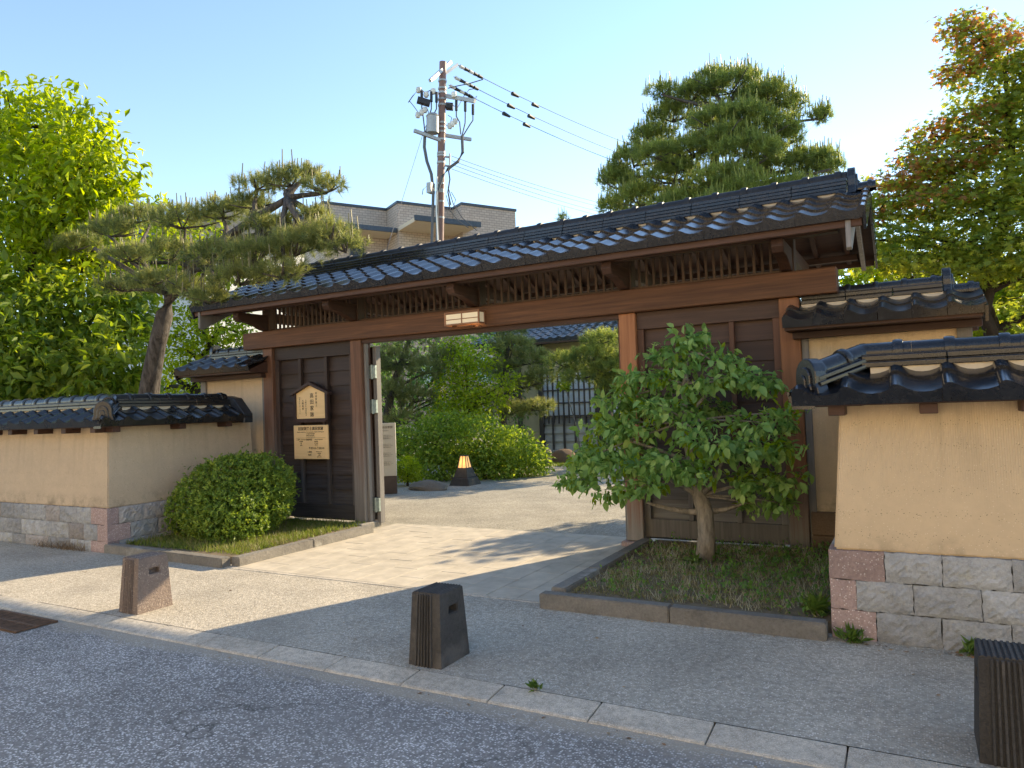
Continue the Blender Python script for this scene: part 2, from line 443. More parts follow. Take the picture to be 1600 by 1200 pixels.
# ------------------------------------------------------------------ roof tiles
PROF = [(0,.55),(.05,.86),(.11,1),(.19,.93),(.28,.66),(.4,.30),(.53,.07),(.67,0),(.81,.06),(.93,.25),(1.05,.52)]
def tile_mesh(name, w, l, m, amp=.05, th=.02, eave=0.0):
    b = MB(); n = len(PROF); top = []; bot = []
    for yy in (0, l):
        for t, h in PROF: top.append((t*w, yy, h*amp+th)); bot.append((t*w, yy, h*amp))
    vs = top + bot; N = 2*n; fs = []
    for i in range(n-1):
        fs += [(i, i+1, n+i+1, n+i), (N+i, N+n+i, N+n+i+1, N+i+1), (i, N+i, N+i+1, i+1), (n+i, n+i+1, N+n+i+1, N+n+i)]
    fs += [(0, n, N+n, N), (n-1, N+n-1, N+2*n-1, 2*n-1)]
    b.add(vs, fs)
    if eave:
        lo, hi = [], []
        for t, h in PROF[:-1]:
            lo.append((t*w if t < 1 else w, -.006, -eave)); hi.append((min(t*w, w), -.006, h*amp+th*.75))
        lo.append((w*.995, -.006, -eave)); hi.append((w*.995, -.006, PROF[-1][1]*amp+th*.6))
        k = len(lo); vs = lo + hi + [(x, y+.02, z) for x, y, z in lo] + [(x, y+.02, z) for x, y, z in hi]
        fs = []
        for i in range(k-1):
            fs += [(i, i+1, k+i+1, k+i), (2*k+i, 3*k+i, 3*k+i+1, 2*k+i+1), (i, 2*k+i, 2*k+i+1, i+1), (k+i, k+i+1, 3*k+i+1, 3*k+i)]
        fs += [(0, k, 3*k, 2*k), (k-1, 3*k-1, 4*k-1, 2*k-1)]
        b.add(vs, fs)
    return b.mesh(name, m, smooth=True)
def clip_mesh(me, M, clips):
    bm = bmesh.new(); bm.from_mesh(me); bm.transform(M)
    for p, nrm in clips:
        bmesh.ops.bisect_plane(bm, geom=bm.verts[:]+bm.edges[:]+bm.faces[:], plane_co=p, plane_no=nrm, clear_inner=True)
    bm.transform(M.inverted())
    if not bm.faces: bm.free(); return None
    m2 = bpy.data.meshes.new('cut_tile'); bm.to_mesh(m2); bm.free()
    for mm in me.materials: m2.materials.append(mm)
    return m2
def tile_field(parent, O, ux, uy, cols, rows, w, expo, me_e, me_t, clips=(), lift=.022, l=.36, jit=1.0):
    O, ux, uy = Vector(O), Vector(ux).normalized(), Vector(uy).normalized()
    uz = ux.cross(uy)
    yv = (uy*l - uz*lift).normalized(); zv = ux.cross(yv)
    for r in range(rows):
        for c in range(cols):
            a = rnd.gauss(0, .006)*jit
            x2 = (ux*math.cos(a) + yv*math.sin(a)); y2 = (yv*math.cos(a) - ux*math.sin(a))
            o = O + ux*(c*w + rnd.gauss(0, .0015)) + uy*(r*expo + rnd.gauss(0, .002)) + uz*(lift + .003 + rnd.gauss(0, .0012)*jit)
            M = Matrix(((x2.x, y2.x, zv.x, o.x), (x2.y, y2.y, zv.y, o.y), (x2.z, y2.z, zv.z, o.z), (0,0,0,1)))
            me = me_e if r == 0 and me_e else me_t
            nm = 'eave_tile' if r == 0 and me_e else 'roof_tile'
            if clips:
                pts = [M @ v.co for v in me.vertices]
                ins = [all((p-Vector(cp)).dot(Vector(cn)) > 0 for cp, cn in clips) for p in pts]
                if not any(ins): continue
                if not all(ins):
                    me = clip_mesh(me, M, clips)
                    if me is None: continue
            inst(nm, me, parent, M)
def cap_mesh(name, L, r, m, band=True):
    b = MB(); prof = [(math.cos(t), math.sin(t)) for t in [R(a) for a in range(-15, 196, 15)]]
    def ring(x, rr): return [(x, rr*c, rr*s) for c, s in prof]
    secs = [(0, r), (L-.001, r*.99)]
    if band: secs = [(0, r), (L*.62, r), (L*.63, r*1.17), (L*.68, r*1.23), (L*.78, r*1.23), (L*.83, r*1.17), (L*.84, r), (L-.001, r)]
    n = len(prof); vs = []
    for x, rr in secs: vs += ring(x, rr)
    fs = [(i*n+k, i*n+k+1, (i+1)*n+k+1, (i+1)*n+k) for i in range(len(secs)-1) for k in range(n-1)]
    fs += [tuple(range(n)), tuple(range((len(secs)-1)*n, len(secs)*n))[::-1]]
    return b.add(vs, fs).mesh(name, m, smooth=True)
def frame(o, x, z=(0,0,1)):
    x = Vector(x).normalized(); y = Vector(z).cross(x).normalized(); zz = x.cross(y); o = Vector(o)
    return Matrix(((x.x, y.x, zz.x, o.x), (x.y, y.y, zz.y, o.y), (x.z, y.z, zz.z, o.z), (0,0,0,1)))
def ridge(parent, p, q, r, layers, m, seg=.3, lw=.13, lh=.045, cap_off=0, taper=.015):
    p, q = Vector(p), Vector(q); L = (q-p).length; d = (q-p)/L
    n = max(1, round(L/seg)); s = L/n
    cm = cap_mesh('ridge_cap', s, r, M_CAP if m is M_TILE and L > 6 else m)
    for i in range(n):
        inst('ridge_cap', cm, parent, frame(p + d*(s*i) + Vector((0,0,layers*lh + r*.15 + rnd.gauss(0,.0015))), d))
    ns = max(1, round(L/(seg*1.7))); ss = L/ns
    for k in range(layers):
        hw = lw - taper*k
        b = MB().box(0, ss-.003, -hw, hw, 0, lh*.78)
        b.box(0.002, ss-.005, -hw+.02, hw-.02, lh*.78, lh)
        me = b.mesh('flat_ridge_tile', m, bevel=.004)
        for i in range(ns):
            off = (ss*.5 if k % 2 else 0)
            inst('flat_ridge_tile', me, parent, frame(p + d*(ss*i) + Vector((rnd.gauss(0,.001), rnd.gauss(0,.002), k*lh)), d))
def ogre_tile(name, parent, o, d, w, h, th, m):      # arched ridge-end tile; o = bottom centre of its outer face, d = outward direction
    b = MB()
    def arch(w, h, n=12):
        pts = [(-w*.62, 0), (-w*.56, h*.18), (-w*.5, h*.3)]
        for i in range(n+1):
            t = math.pi - math.pi*i/n; pts.append((w*.5*math.cos(t), h*.5 + h*.5*math.sin(t)))
        return pts + [(w*.5, h*.3), (w*.56, h*.18), (w*.62, 0)]
    P = arch(w, h)
    b.prism([(0, y, z) for y, z in P], (-th, 0, 0))
    Q = arch(w*.62, h*.66); n = len(Q)
    b.prism([(.018, y, z+h*.1) for y, z in Q], (-.018-th*.2, 0, 0))
    b.prism([(.03, y, z+h*.14) for y, z in arch(w*.3, h*.4)], (-.03, 0, 0))
    me = b.mesh(name, m, bevel=.006)
    return inst(name, me, parent, frame(o, d))

# ------------------------------------------------------------------ the gate
gate = empty('wooden_gate', (0, .1, 0), 'large timber gate with black tiled roof and open passage', 'gate')
A, PW, B, LX = 1.8754, .1921, 3.776, 4.136
ZL0, ZL1 = 2.590, 2.844
b = MB(); b.box(-LX, LX, -.05, .19, ZL0, ZL1); b.build('lintel', M_LINTEL, gate, bevel=.008)
MB().box(-A-.02, A+.02, .02, .14, ZL0-.055, ZL0-.001).build('door_header', M_DARKWOOD, gate, bevel=.004)
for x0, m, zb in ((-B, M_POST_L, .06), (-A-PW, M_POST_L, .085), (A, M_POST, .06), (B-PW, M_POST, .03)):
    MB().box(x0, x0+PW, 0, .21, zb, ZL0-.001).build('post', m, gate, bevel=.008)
for x0, x1, y0 in ((-A-PW-.05, -A+.06, -.16), (A-.06, A+PW+.0, -.05), (B-PW-.03, B-.01, -.02), (-B-.03, -B+PW+.03, -.03)):
    b = MB(); b.box(x0, x1, y0, .27, -.06, .085 if x0 < 0 else .055); b.build('post_base', M_QUOIN if x0 > 0 else M_PLANTKERB, gate, bevel=.012)
# door-jamb strips beside the passage
for sx in (-1, 1):
    x = sx*A
    MB().box(*sorted((x, x - sx*.035)), .06, .12, .0, ZL0-.056).build('jamb_strip', M_GREYWOOD if sx < 0 else M_BATTEN_R, gate, bevel=.003)
# opened door leaves folded back behind the side panels
for sx, lab in ((-1, 'left'), (1, 'right')):
    xa, xb = sx*(A-(.0 if sx < 0 else -.13)), sx*(A+1.62)
    leaf = MB().box(*sorted((xa, xb)), .262, .30, .05, 2.5).build('door_leaf', M_PANEL, gate, bevel=.004)
    MB().box(*sorted((xa-sx*.10, xa-sx*.04)), .20, .30, .05, 2.5).build('door_edge', M_GREYWOOD, leaf, bevel=.004)
    for hz in (2.143, 1.661, .306):
        h = MB().box(*sorted((xa-sx*.115, xa-sx*.0)), .155, .192, hz-.09, hz+.09)
        h.tube([(xa-sx*.06, .15, hz-.1), (xa-sx*.06, .15, hz+.1)], .016, 8)
        h.build('hinge', M_BRONZE, leaf, bevel=.003)
def side_panel(x0, x1, mp, mb, side):
    p = empty('side_panel', ((x0+x1)/2, .1, .1), parent=gate)
    W = x1-x0
    MB().box(x0, x1, .07, .17, .1, .30).build('bottom_rail', mb if side > 0 else M_PANEL, p, bevel=.004)
    MB().box(x0, x1, .05, .17, 2.40, ZL0-.001).build('top_rail', mp, p, bevel=.004)
    for xs in (x0, x1-.075): MB().box(xs, xs+.075, .055, .17, .301, 2.399).build('stile', mb, p, bevel=.004)
    nb = 10; zz = .301; hh = (2.399-.301)/nb
    for i in range(nb):
        bb = MB(); yl = .098+rnd.uniform(-.003, .003)
        bb.add([(x0+.07, yl, zz), (x1-.07, yl, zz), (x1-.07, yl+.02, zz+hh+.012), (x0+.07, yl+.02, zz+hh+.012),
                (x0+.07, yl+.022, zz), (x1-.07, yl+.022, zz), (x1-.07, yl+.042, zz+hh+.012), (x0+.07, yl+.042, zz+hh+.012)],
               [(0,1,2,3),(4,7,6,5),(0,4,5,1),(3,2,6,7),(0,3,7,4),(1,5,6,2)])
        bb.build('board', mp, p)
        zz += hh
    for k in (1, 2):
        xm = x0 + W*k/3 + (0 if side < 0 else .02)
        MB().box(xm-.026, xm+.026, .045, .099, .302, 2.398).build('batten', mb, p, bevel=.004)
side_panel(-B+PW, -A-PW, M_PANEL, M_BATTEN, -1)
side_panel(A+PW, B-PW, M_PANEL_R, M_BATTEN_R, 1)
# transom lattice between lintel and eave
STR = (-3.68, -1.97, 0.0, 1.97, 3.68)
for x in STR:
    MB().box(x-.075, x+.075, -.01, .14, ZL1, 3.26).build('strut', M_LATT, gate, bevel=.005)
    # bracket arm with a curved underside carrying the eave purlin
    pr = [(x-.055, .0, 3.08), (x-.055, -.56, 3.08), (x-.055, -.575, 3.01), (x-.055, -.53, 2.955), (x-.055, -.36, 2.945), (x-.055, -.22, 2.91), (x-.055, -.10, 2.86), (x-.055, .0, 2.846)]
    MB().prism(pr, (.11, 0, 0)).build('bracket', M_DARKWOOD_Y, gate, bevel=.006)
    MB().box(x-.06, x+.06, .141, 1.36, 2.98, 3.12).build('tie_beam', M_DARKWOOD_Y, gate, bevel=.005)
for a, c in zip(STR[:-1], STR[1:]):
    n = 19; s = (c-a-.15)/n
    for i in range(1, n):
        xx = a+.075+s*i
        MB().box(xx-.013, xx+.013, .03, .056, ZL1+.0305, 3.199).build('lattice_bar', M_LATT, gate)
    MB().box(a+.0755, c-.0755, .02, .07, ZL1+.0005, ZL1+.03).build('lattice_sill', M_LATT, gate)
MB().box(-4.3, 4.3, .0-.02, .15, 3.262, 3.40).build('wall_plate', M_DARKWOOD, gate, bevel=.005)
MB().box(-4.2, 4.2, -.53, -.41, 3.082, 3.175).build('eave_purlin', M_DARKWOOD, gate, bevel=.005)
MB().box(-4.25, 4.25, 1.40, 1.48, 3.125, 3.19).build('rear_purlin', M_DARKWOOD, gate, bevel=.005)
MB().box(-4.3, 4.3, .43, .57, 3.40, 3.52).build('ridge_beam', M_DARKWOOD, gate, bevel=.005)
for x in (-3.2, 3.2):
    MB().box(x-.08, x+.08, 1.33, 1.49, 0.0, 3.08).build('rear_post', M_POST_L, gate, bevel=.006)
# roof deck, rafters
EY, EZ, RY, RZ = -.72, 3.16, .5, 3.655
sl = Vector((0, RY-EY, RZ-EZ)).normalized(); nrm = Vector((0, -sl.z, sl.y))
XR = 4.42
def under(y, d): # z of the roof plane lowered by d
    t = (y-EY)/(RY-EY) if y <= RY else (2*RY-EY-y)/(RY-EY)
    return EZ + (RZ-EZ)*t - d
MB().prism([(-XR, EY+.02, under(EY+.02, .002)), (-XR, RY, RZ-.002), (-XR, 2*RY-EY-.02, under(EY+.02, .002)),
            (-XR, 2*RY-EY-.02, under(EY+.02, .032)), (-XR, RY, RZ-.032), (-XR, EY+.02, under(EY+.02, .032))], (2*XR, 0, 0)).build('roof_deck', M_DARKWOOD, gate)
for i in range(26):
    x = -4.15 + i*8.3/25
    for side in (0, 1):
        ys = (EY+.10, RY-.001) if not side else (2*RY-EY-.10, RY+.001)
        p, q = Vector((x, ys[0], under(ys[0], .064))), Vector((x, ys[1], under(ys[1], .064)))
        MB().bar(p, q, .05, .06).build('rafter', M_DARKWOOD_Y, gate)
MB().box(-XR+.01, XR-.01, EY+.045, EY+.085, under(EY, .085), under(EY, .02)).build('eave_board', M_EAVE, gate, bevel=.004)
MB().box(-XR+.01, XR-.01, 2*RY-EY-.085, 2*RY-EY-.045, under(EY, .085), under(EY, .02)).build('eave_board', M_EAVE, gate, bevel=.004)
for sx in (-1, 1):
    for side in (0, 1):
        y0, y1 = (EY+.03, RY) if not side else (2*RY-EY-.03, RY)
        x = sx*(XR-.10)
        MB().prism([(x, y0, under(y0, .04)), (x, y1, RZ-.04), (x, y1, RZ-.19), (x, y0+(.05 if not side else -.05), under(y0, .30 if not side else .15)), (x, y0, under(y0, .28 if not side else .13))], (-sx*.045, 0, 0)).build('bargeboard', M_GREYWOOD, gate, bevel=.004)
TW = 8.84/32
te = tile_mesh('eave_tile', TW, .36, M_TILE, eave=.05)
tt = tile_mesh('roof_tile', TW, .36, M_TILE)
tile_field(gate, (-XR, EY, EZ), (1,0,0), sl, 32, 4, TW, .292, te, tt)
slb = Vector((0, -sl.y, sl.z))
tile_field(gate, (XR, 2*RY-EY, EZ), (-1,0,0), slb, 32, 4, TW, .292, te, tt)
# verge tiles hanging down both gable ends
for sx in (-1, 1):
    for side in (0, 1):
        for r in range(5):
            s = sl if not side else slb
            O = Vector((sx*(XR+.012), EY if not side else 2*RY-EY, EZ)) + s*(r*.292)
            L = .30 if r < 4 else .12
            n_ = Vector((0, -s.z, s.y)) if not side else Vector((0, s.z, abs(s.y)))
            bb = MB(); c = O + s*(L/2) - n_*.045
            bb.obox(c, (1,0,0), s, n_, .012, L/2, .085 - .004*r)
            bb.tube([O + n_*.045 + Vector((-sx*.02,0,0)), O + s*L + n_*.032 + Vector((-sx*.02,0,0))], .038, 10)
            bb.build('verge_tile', M_TILE, gate, smooth=True)
MB().box(-4.24, 4.24, RY-.15, RY+.15, RZ-.09, RZ+.02).build('ridge_plaster', M_MENDO, gate)
ridge(gate, (-4.24, RY, RZ-.008), (4.24, RY, RZ-.008), .07, 4, M_TILE, seg=.31, lw=.17, lh=.041, taper=.018)
for sx in (-1, 1):
    ogre_tile('ridge_end_tile', gate, (sx*4.32, RY, RZ-.02), (sx, 0, 0), .22, .29, .075, M_TILE)
    inst('ridge_cap', cap_mesh('ridge_cap', .2, .07, M_TILE), gate, frame((sx*4.3, RY, RZ+.035), (sx, 0, 0)))

# ------------------------------------------------------------------ boundary walls with stone courses and tiled coping
def rough_stone(w, h, d, m, seed, amp=.014, flat=False):
    r = random.Random(seed); nx, nz = (14, 8) if not flat else (4, 3)
    vs = []; 
    ph = [(r.uniform(2, 14), r.uniform(2, 14), r.uniform(0, 6.3), r.uniform(.4, 1)) for _ in range(6)]
    for j in range(nz+1):
        for i in range(nx+1):
            x, z = w*i/nx, h*j/nz
            e = min(i, nx-i, j, nz-j)
            dd = 0 if e == 0 else (amp*(.5 + .25*sum(k*math.sin(a*x*3+b_*z*3+p) for a, b_, p, k in ph)/1.6) + r.uniform(-.28, .28)*amp)*(1 if e > 1 else .7)
            jx = 0 if i in (0, nx) else r.uniform(-.15, .15)*w/nx
            jz = 0 if j in (0, nz) else r.uniform(-.15, .15)*h/nz
            vs.append((x+jx + (r.uniform(-.004, .004) if e == 0 else 0), -max(dd, -.004), z+jz + (r.uniform(-.004, .004) if e == 0 else 0)))
    n = (nx+1)
    fs = [(j*n+i, j*n+i+1, (j+1)*n+i+1, (j+1)*n+i) for j in range(nz) for i in range(nx)]
    k = len(vs); ring = [i for i in range(n)] + [j*n+nx for j in range(1, nz+1)] + [nz*n+i for i in range(nx-1, -1, -1)] + [j*n for j in range(nz-1, 0, -1)]
    vs += [(vs[i][0], d, vs[i][2]) for i in ring]; L = len(ring)
    fs += [(ring[i], k+i, k+(i+1) % L, ring[(i+1) % L]) for i in range(L)]
    return MB().add(vs, fs).mesh('stone', m, smooth=flat)
def stone_run(parent, o, d, courses, rowz, seed, tilt=.0):
    """courses: per course a list of (start, end, material); o = world start, d = unit direction of the run with its outside on the right-hand... (-y for +x)"""
    k = 0
    for ci, row in enumerate(courses):
        z0, z1 = rowz[ci]
        for s0, s1, m in row:
            k += 1
            q = m is M_QUOIN
            me = rough_stone(s1-s0-.004, z1-z0-.004, .06, m, seed*100+k, .006 if q else .024, flat=q)
            inst('stone', me, parent, frame(Vector(o) + Vector(d)*(s0+.002) + Vector((0,0,z0+.002)), d))
M_WSET = [M_STONE, M_STONE, M_STONE, M_STONE_D]

def cope_tiles(parent, m, w=.285, l=.34):
    return tile_mesh('eave_tile', w, l, m, amp=.055, th=.022, eave=.045), tile_mesh('roof_tile', w, l, m, amp=.055, th=.022)

def coping(parent, zE, zR, ov, segs, m, w=.285, rows=2, expo=.27):
    te, tt = cope_tiles(parent, m, w)
    for (O, ux, uy, cols, clips) in segs:
        tile_field(parent, O, ux, uy, cols, rows, w, expo, te, tt, clips, l=.34)

# ---- right boundary wall: street leg along x from 4.19, return leg along y at its west end
rw = empty('boundary_wall', (5.5, -2.2, 0), 'ochre plaster wall with pink corner stones beside the small maple-leaved tree', 'wall')
tag(rw, 'tan plaster boundary wall with pink granite corner stones joining the weedy tree planter')
YF, ZS, ZE = -2.465, .576, 1.53
def xof(u, v): return at(u, v, YF).x
X0 = 4.19
course_px = [[1382, 1472, 1581], [1338, 1427, 1534], [1370, 1472, 1581]]
yy = [880, 930, 985]
rows_r = []
for ci, (px, py) in enumerate(zip(course_px, yy)):
    ed = [0] + [xof(u, py)-X0 for u in px]
    r2 = random.Random(31+ci)
    while ed[-1] < 3.2: ed.append(ed[-1] + r2.uniform(.3, .46))
    rows_r.append([(a, c, M_QUOIN if i == 0 else (M_STONE if r2.random() < .8 or i < 3 else M_STONE_D)) for i, (a, c) in enumerate(zip(ed[:-1], ed[1:]))])
rowz = [(.385, .576), (.19, .385), (-.02, .19)]
stone_run(rw, (X0, YF, 0), (1,0,0), rows_r, rowz, 1)
LEN_R = 3.2
MB().box(X0+.03, X0+LEN_R, YF+.02, YF+.5, -.05, .57).build('core', M_MORTAR, rw)
# return leg stones (facing west)
rows_q = []
for ci in range(3):
    r2 = random.Random(51+ci); ed = [0, .2 if ci != 1 else .3]
    while ed[-1] < 2.35: ed.append(min(ed[-1] + r2.uniform(.3, .46), 2.36))
    rows_q.append([(a, c, M_QUOIN if i == len(ed)-2 else M_STONE) for i, (a, c) in enumerate(zip([2.36-e for e in ed[::-1]][:-1], [2.36-e for e in ed[::-1]][1:]))])
stone_run(rw, (X0, -.1, 0), (0,-1,0), rows_q, rowz, 2)
MB().box(X0+.02, X0+.49, YF+.03, -.1, -.05, .57).build('core', M_MORTAR, rw)
def tapered(x0,x1,y0,y1,z0,z1,t=.055):  # plaster body with battered faces
    return MB().frustum(x0,x1,y0,y1,z0, x0+t,x1-t,y0+t,y1-t,z1)
PT = .075
b = MB()
# L-shaped plaster body in plan, battered
def lbody(pts, pts2, z0, z1):
    n = len(pts); vs = [(x,y,z0) for x,y in pts] + [(x,y,z1) for x,y in pts2]
    return MB().add(vs, [tuple(range(n))[::-1], tuple(range(n,2*n))] + [(i,(i+1)%n,(i+1)%n+n,i+n) for i in range(n)])
xa, xb, xe = X0+.035, X0+.46, X0+LEN_R
ya, yb, yn = YF+.025, YF+.47, -.1
lbody([(xa,ya),(xe,ya),(xe,yb),(xb,yb),(xb,yn),(xa,yn)],
      [(xa+PT,ya+PT),(xe,ya+PT),(xe,yb-PT),(xb-PT,yb-PT),(xb-PT,yn),(xa+PT,yn)], .574, 1.60).build('plaster_body', M_PLASTER, rw, bevel=.012, seg=2)
# coping
def L_coping(parent, cx, cy, sx, xend, yend, zE, m, ov=.195, half=.215, w=.285):
    """outer corner of the wall centre lines at (cx, cy); street leg runs from cx towards xend, return leg from cy towards yend (+y). sx=+1: street leg runs to +x (outer return face west)."""
    run = half+ov; rise = .19; zR = zE+rise
    s = Vector((0, run, rise)).normalized()
    ey = cy-run; ex = cx - sx*run
    te, tt = cope_tiles(parent, m, w, .28)
    hipn = Vector((sx, -1, 0)).normalized()     # keep side for the street-leg outer slope
    hp = (cx, cy, 0)
    # street leg outer slope (faces -y)
    L = abs(xend-ex); cols = int(L/w)+1
    if sx > 0: tile_field(parent, (ex, ey, zE), (1,0,0), s, cols, 2, w, .225, te, tt, [(hp, hipn)], l=.28)
    else: tile_field(parent, (ex-cols*w, ey, zE), (1,0,0), s, cols, 2, w, .225, te, tt, [(hp, hipn)], l=.28)
    # return leg outer slope (faces -sx * x)
    L2 = yend-ey; cols2 = int(L2/w)+1
    s2 = Vector((sx*run, 0, rise)).normalized()
    yend_clip = ((0, yend, 0), Vector((0,-1,0)))
    if sx > 0: tile_field(parent, (ex, ey+cols2*w, zE), (0,-1,0), s2, cols2, 2, w, .225, te, tt, [(hp, -hipn), yend_clip], l=.28)
    else: tile_field(parent, (ex, ey, zE), (0,1,0), s2, cols2, 2, w, .225, te, tt, [(hp, -hipn), yend_clip], l=.28)
    # inner slopes
    iy = cy+run; ix = cx + sx*run
    s3 = Vector((0, -run, rise)).normalized(); s4 = Vector((-sx*run, 0, rise)).normalized()
    if sx > 0:
        c = int(abs(xend-cx)/w)+1
        tile_field(parent, (cx+c*w, iy, zE), (-1,0,0), s3, c, 2, w, .225, te, tt, [(hp, hipn)], l=.28)
        c = int((yend-cy)/w)+1
        tile_field(parent, (ix, cy, zE), (0,1,0), s4, c, 2, w, .225, te, tt, [(hp, -hipn), yend_clip], l=.28)
    else:
        c = int(abs(xend-cx)/w)+1
        tile_field(parent, (cx, iy, zE), (-1,0,0), s3, c, 2, w, .225, te, tt, [(hp, hipn)], l=.28)
        c = int((yend-cy)/w)+1
        tile_field(parent, (ix, cy+c*w, zE), (0,-1,0), s4, c, 2, w, .225, te, tt, [(hp, -hipn), yend_clip], l=.28)
    # timber bed under the tiles (prisms, mitred at the hip by overlapping bodies inside the solid)
    for (p0, p1, horiz) in (((cx, cy), (xend, cy), True), ((cx, cy), (cx, yend), False)):
        bb = MB()
        if horiz:
            xA, xB = sorted((p0[0]-sx*run*.0, p1[0]))
            bb.prism([(xA, cy-run+.03, zE-.03), (xA, cy-run+.03, zE-.005), (xA, cy, zR-.005), (xA, cy+run-.03, zE-.005), (xA, cy+run-.03, zE-.03)], (xB-xA, 0, 0))
        else:
            bb.prism([(cx-run+.03, cy, zE-.031), (cx-run+.03, cy, zE-.006), (cx, cy, zR-.006), (cx+run-.03, cy, zE-.006), (cx+run-.03, cy, zE-.031)], (0, yend-cy, 0))
        bb.build('coping_bed', M_DARKWOOD, parent)
    # hip corner bed
    MB().add([(cx, cy, zR-.008), (cx, cy-run+.03, zE-.008), (ex+sx*.03, ey+.03, zE-.008), (ex+sx*.03, cy, zE-.008),
              (cx, cy, zE-.034), (cx, cy-run+.03, zE-.034), (ex+sx*.03, ey+.03, zE-.034), (ex+sx*.03, cy, zE-.034)],
             [(0,1,2),(0,2,3),(4,7,6,5),(1,5,6,2),(2,6,7,3),(0,4,5,1),(3,7,4,0)]).build('coping_bed', M_DARKWOOD, parent)
    # plaster below the ridge, ridges, hip
    MB().box(*sorted((cx+sx*.05, xend)), cy-.125, cy+.125, zR-.09, zR+.035).build('ridge_plaster', M_MENDO, parent)
    MB().box(cx-.125, cx+.125, cy+.05, yend-.12, zR-.09, zR+.0345).build('ridge_plaster', M_MENDO, parent)
    ridge(parent, (cx, cy, zR+.025), (xend, cy, zR+.025), .07, 2, m, seg=.29, lw=.14, lh=.044)
    ridge(parent, (cx, cy, zR+.025), (cx, yend-.12, zR+.025), .07, 2, m, seg=.29, lw=.14, lh=.044)
    hp0 = Vector((cx, cy, zR+.04)); hp1 = Vector((ex+sx*.10, ey+.10, zE+.10)); d = (hp1-hp0).normalized()
    ridge(parent, hp0, hp1, .07, 2, m, seg=.30, lw=.115, lh=.036)
    ho = Vector((d.x, d.y, 0)).normalized()
    ogre_tile('hip_end_tile', parent, hp1 + ho*.03 + Vector((0,0,-.05)), ho, .20, .24, .09, m)
    # corner eave block and rafter stubs
    MB().prism([(ex-sx*.0, ey-.0, zE-.045), (ex+sx*.14, ey, zE-.045), (ex+sx*.14, ey, zE+.03), (ex, ey, zE+.035)], (0, .012, 0)).build('corner_tile', m, parent)
    return run, zR, ex, ey
RWC = (X0+.25, YF+.25)
run, zR, ex, ey = L_coping(rw, RWC[0], RWC[1], 1, X0+LEN_R, -.12, 1.555, M_TILE)
for x in (X0+.10, X0+.62, X0+1.14, X0+1.66, X0+2.2):
    MB().box(x-.05, x+.05, ey+.06, YF+.16, 1.462, 1.524).build('rafter_stub', M_DARKWOOD, rw, bevel=.004)

# ---- left boundary wall: street leg to the west, return leg along y with its outside to the east
lw = empty('boundary_wall', (-6, -2.1, 0), 'old tan plaster wall with low grey stone courses running behind the clipped round shrub', 'wall')
XL, YFL = -3.90, -2.36
LEN_L = 8.0
px_l = [[22, 46, 71, 93, 120, 142, 166], [12, 34, 55, 79, 107, 131, 152, 166], [40, 75, 110, 142, 166]]
rowz_l = [(.325, .528), (.125, .325), (-.02, .125)]
rows_l = []
for ci, (px, py) in enumerate(zip(px_l, (800, 832, 852))):
    xs = [at(u, py, YFL).x for u in px]; xs[-1] = XL
    r2 = random.Random(71+ci); ed = [XL-x for x in xs[::-1]]
    while ed[-1] < LEN_L: ed.append(ed[-1] + r2.uniform(.28, .44))
    row = []
    for i, (a, c) in enumerate(zip(ed[:-1], ed[1:])):
        m = M_QUOIN if i == 0 else r2.choice(M_WSET)
        row.append((LEN_L+.6-c, LEN_L+.6-a, m))
    rows_l.append(row)
stone_run(lw, (XL-LEN_L-.6, YFL, 0), (1,0,0), rows_l, rowz_l, 3)
MB().box(XL-LEN_L, XL-.03, YFL+.02, YFL+.5, -.05, .524).build('core', M_MORTAR, lw)
rows_s = []
for ci in range(3):
    r2 = random.Random(91+ci); ed = [0, .15 if ci != 1 else .30]
    while ed[-1] < 2.3: ed.append(min(ed[-1] + r2.uniform(.32, .46), 2.31))
    rows_s.append([(a, c, M_QUOIN if i == 0 else r2.choice(M_WSET)) for i, (a, c) in enumerate(zip(ed[:-1], ed[1:]))])
stone_run(lw, (XL, YFL, 0), (0,1,0), rows_s, rowz_l, 4)
MB().box(XL-.49, XL-.02, YFL+.03, -.06, -.05, .523).build('core', M_MORTAR, lw)
xa, xb, xe = XL-.03, XL-.46, XL-LEN_L
ya, yb, yn = YFL+.025, YFL+.47, -.06
lbody([(xa,ya),(xa,yn),(xb,yn),(xb,yb),(xe,yb),(xe,ya)],
      [(xa-PT,ya+PT),(xa-PT,yn),(xb+PT,yn),(xb+PT,yb-PT),(xe,yb-PT),(xe,ya+PT)], .526, 1.60).build('plaster_body', M_PLASTER_L, lw, bevel=.012, seg=2)
run, zR, ex, ey = L_coping(lw, XL-.25, YFL+.25, -1, XL-LEN_L, -.28, 1.55, M_TILE_M)
for i in range(12):
    x = XL-.10-i*.62
    MB().box(x-.05, x+.05, ey+.06, YFL+.16, 1.455, 1.52).build('rafter_stub', M_DARKWOOD, lw, bevel=.004)
for y in (YFL+.08, YFL+1.0, YFL+1.75):
    MB().box(XL-.16, ex-.06, y-.05, y+.05, 1.455, 1.52).build('rafter_stub', M_DARKWOOD, lw, bevel=.004)
# folded metal cover closing the north end of the return leg's coping
MB().prism([(XL-.25, -.40, zR+.16), (XL-.06, -.40, zR+.12), (ex+.02, -.42, 1.63), (ex+.02, -.42, 1.50), (XL-.2, -.40, 1.50)], (0, .16, 0)).build('end_cover', M_FLASH, lw, bevel=.006)

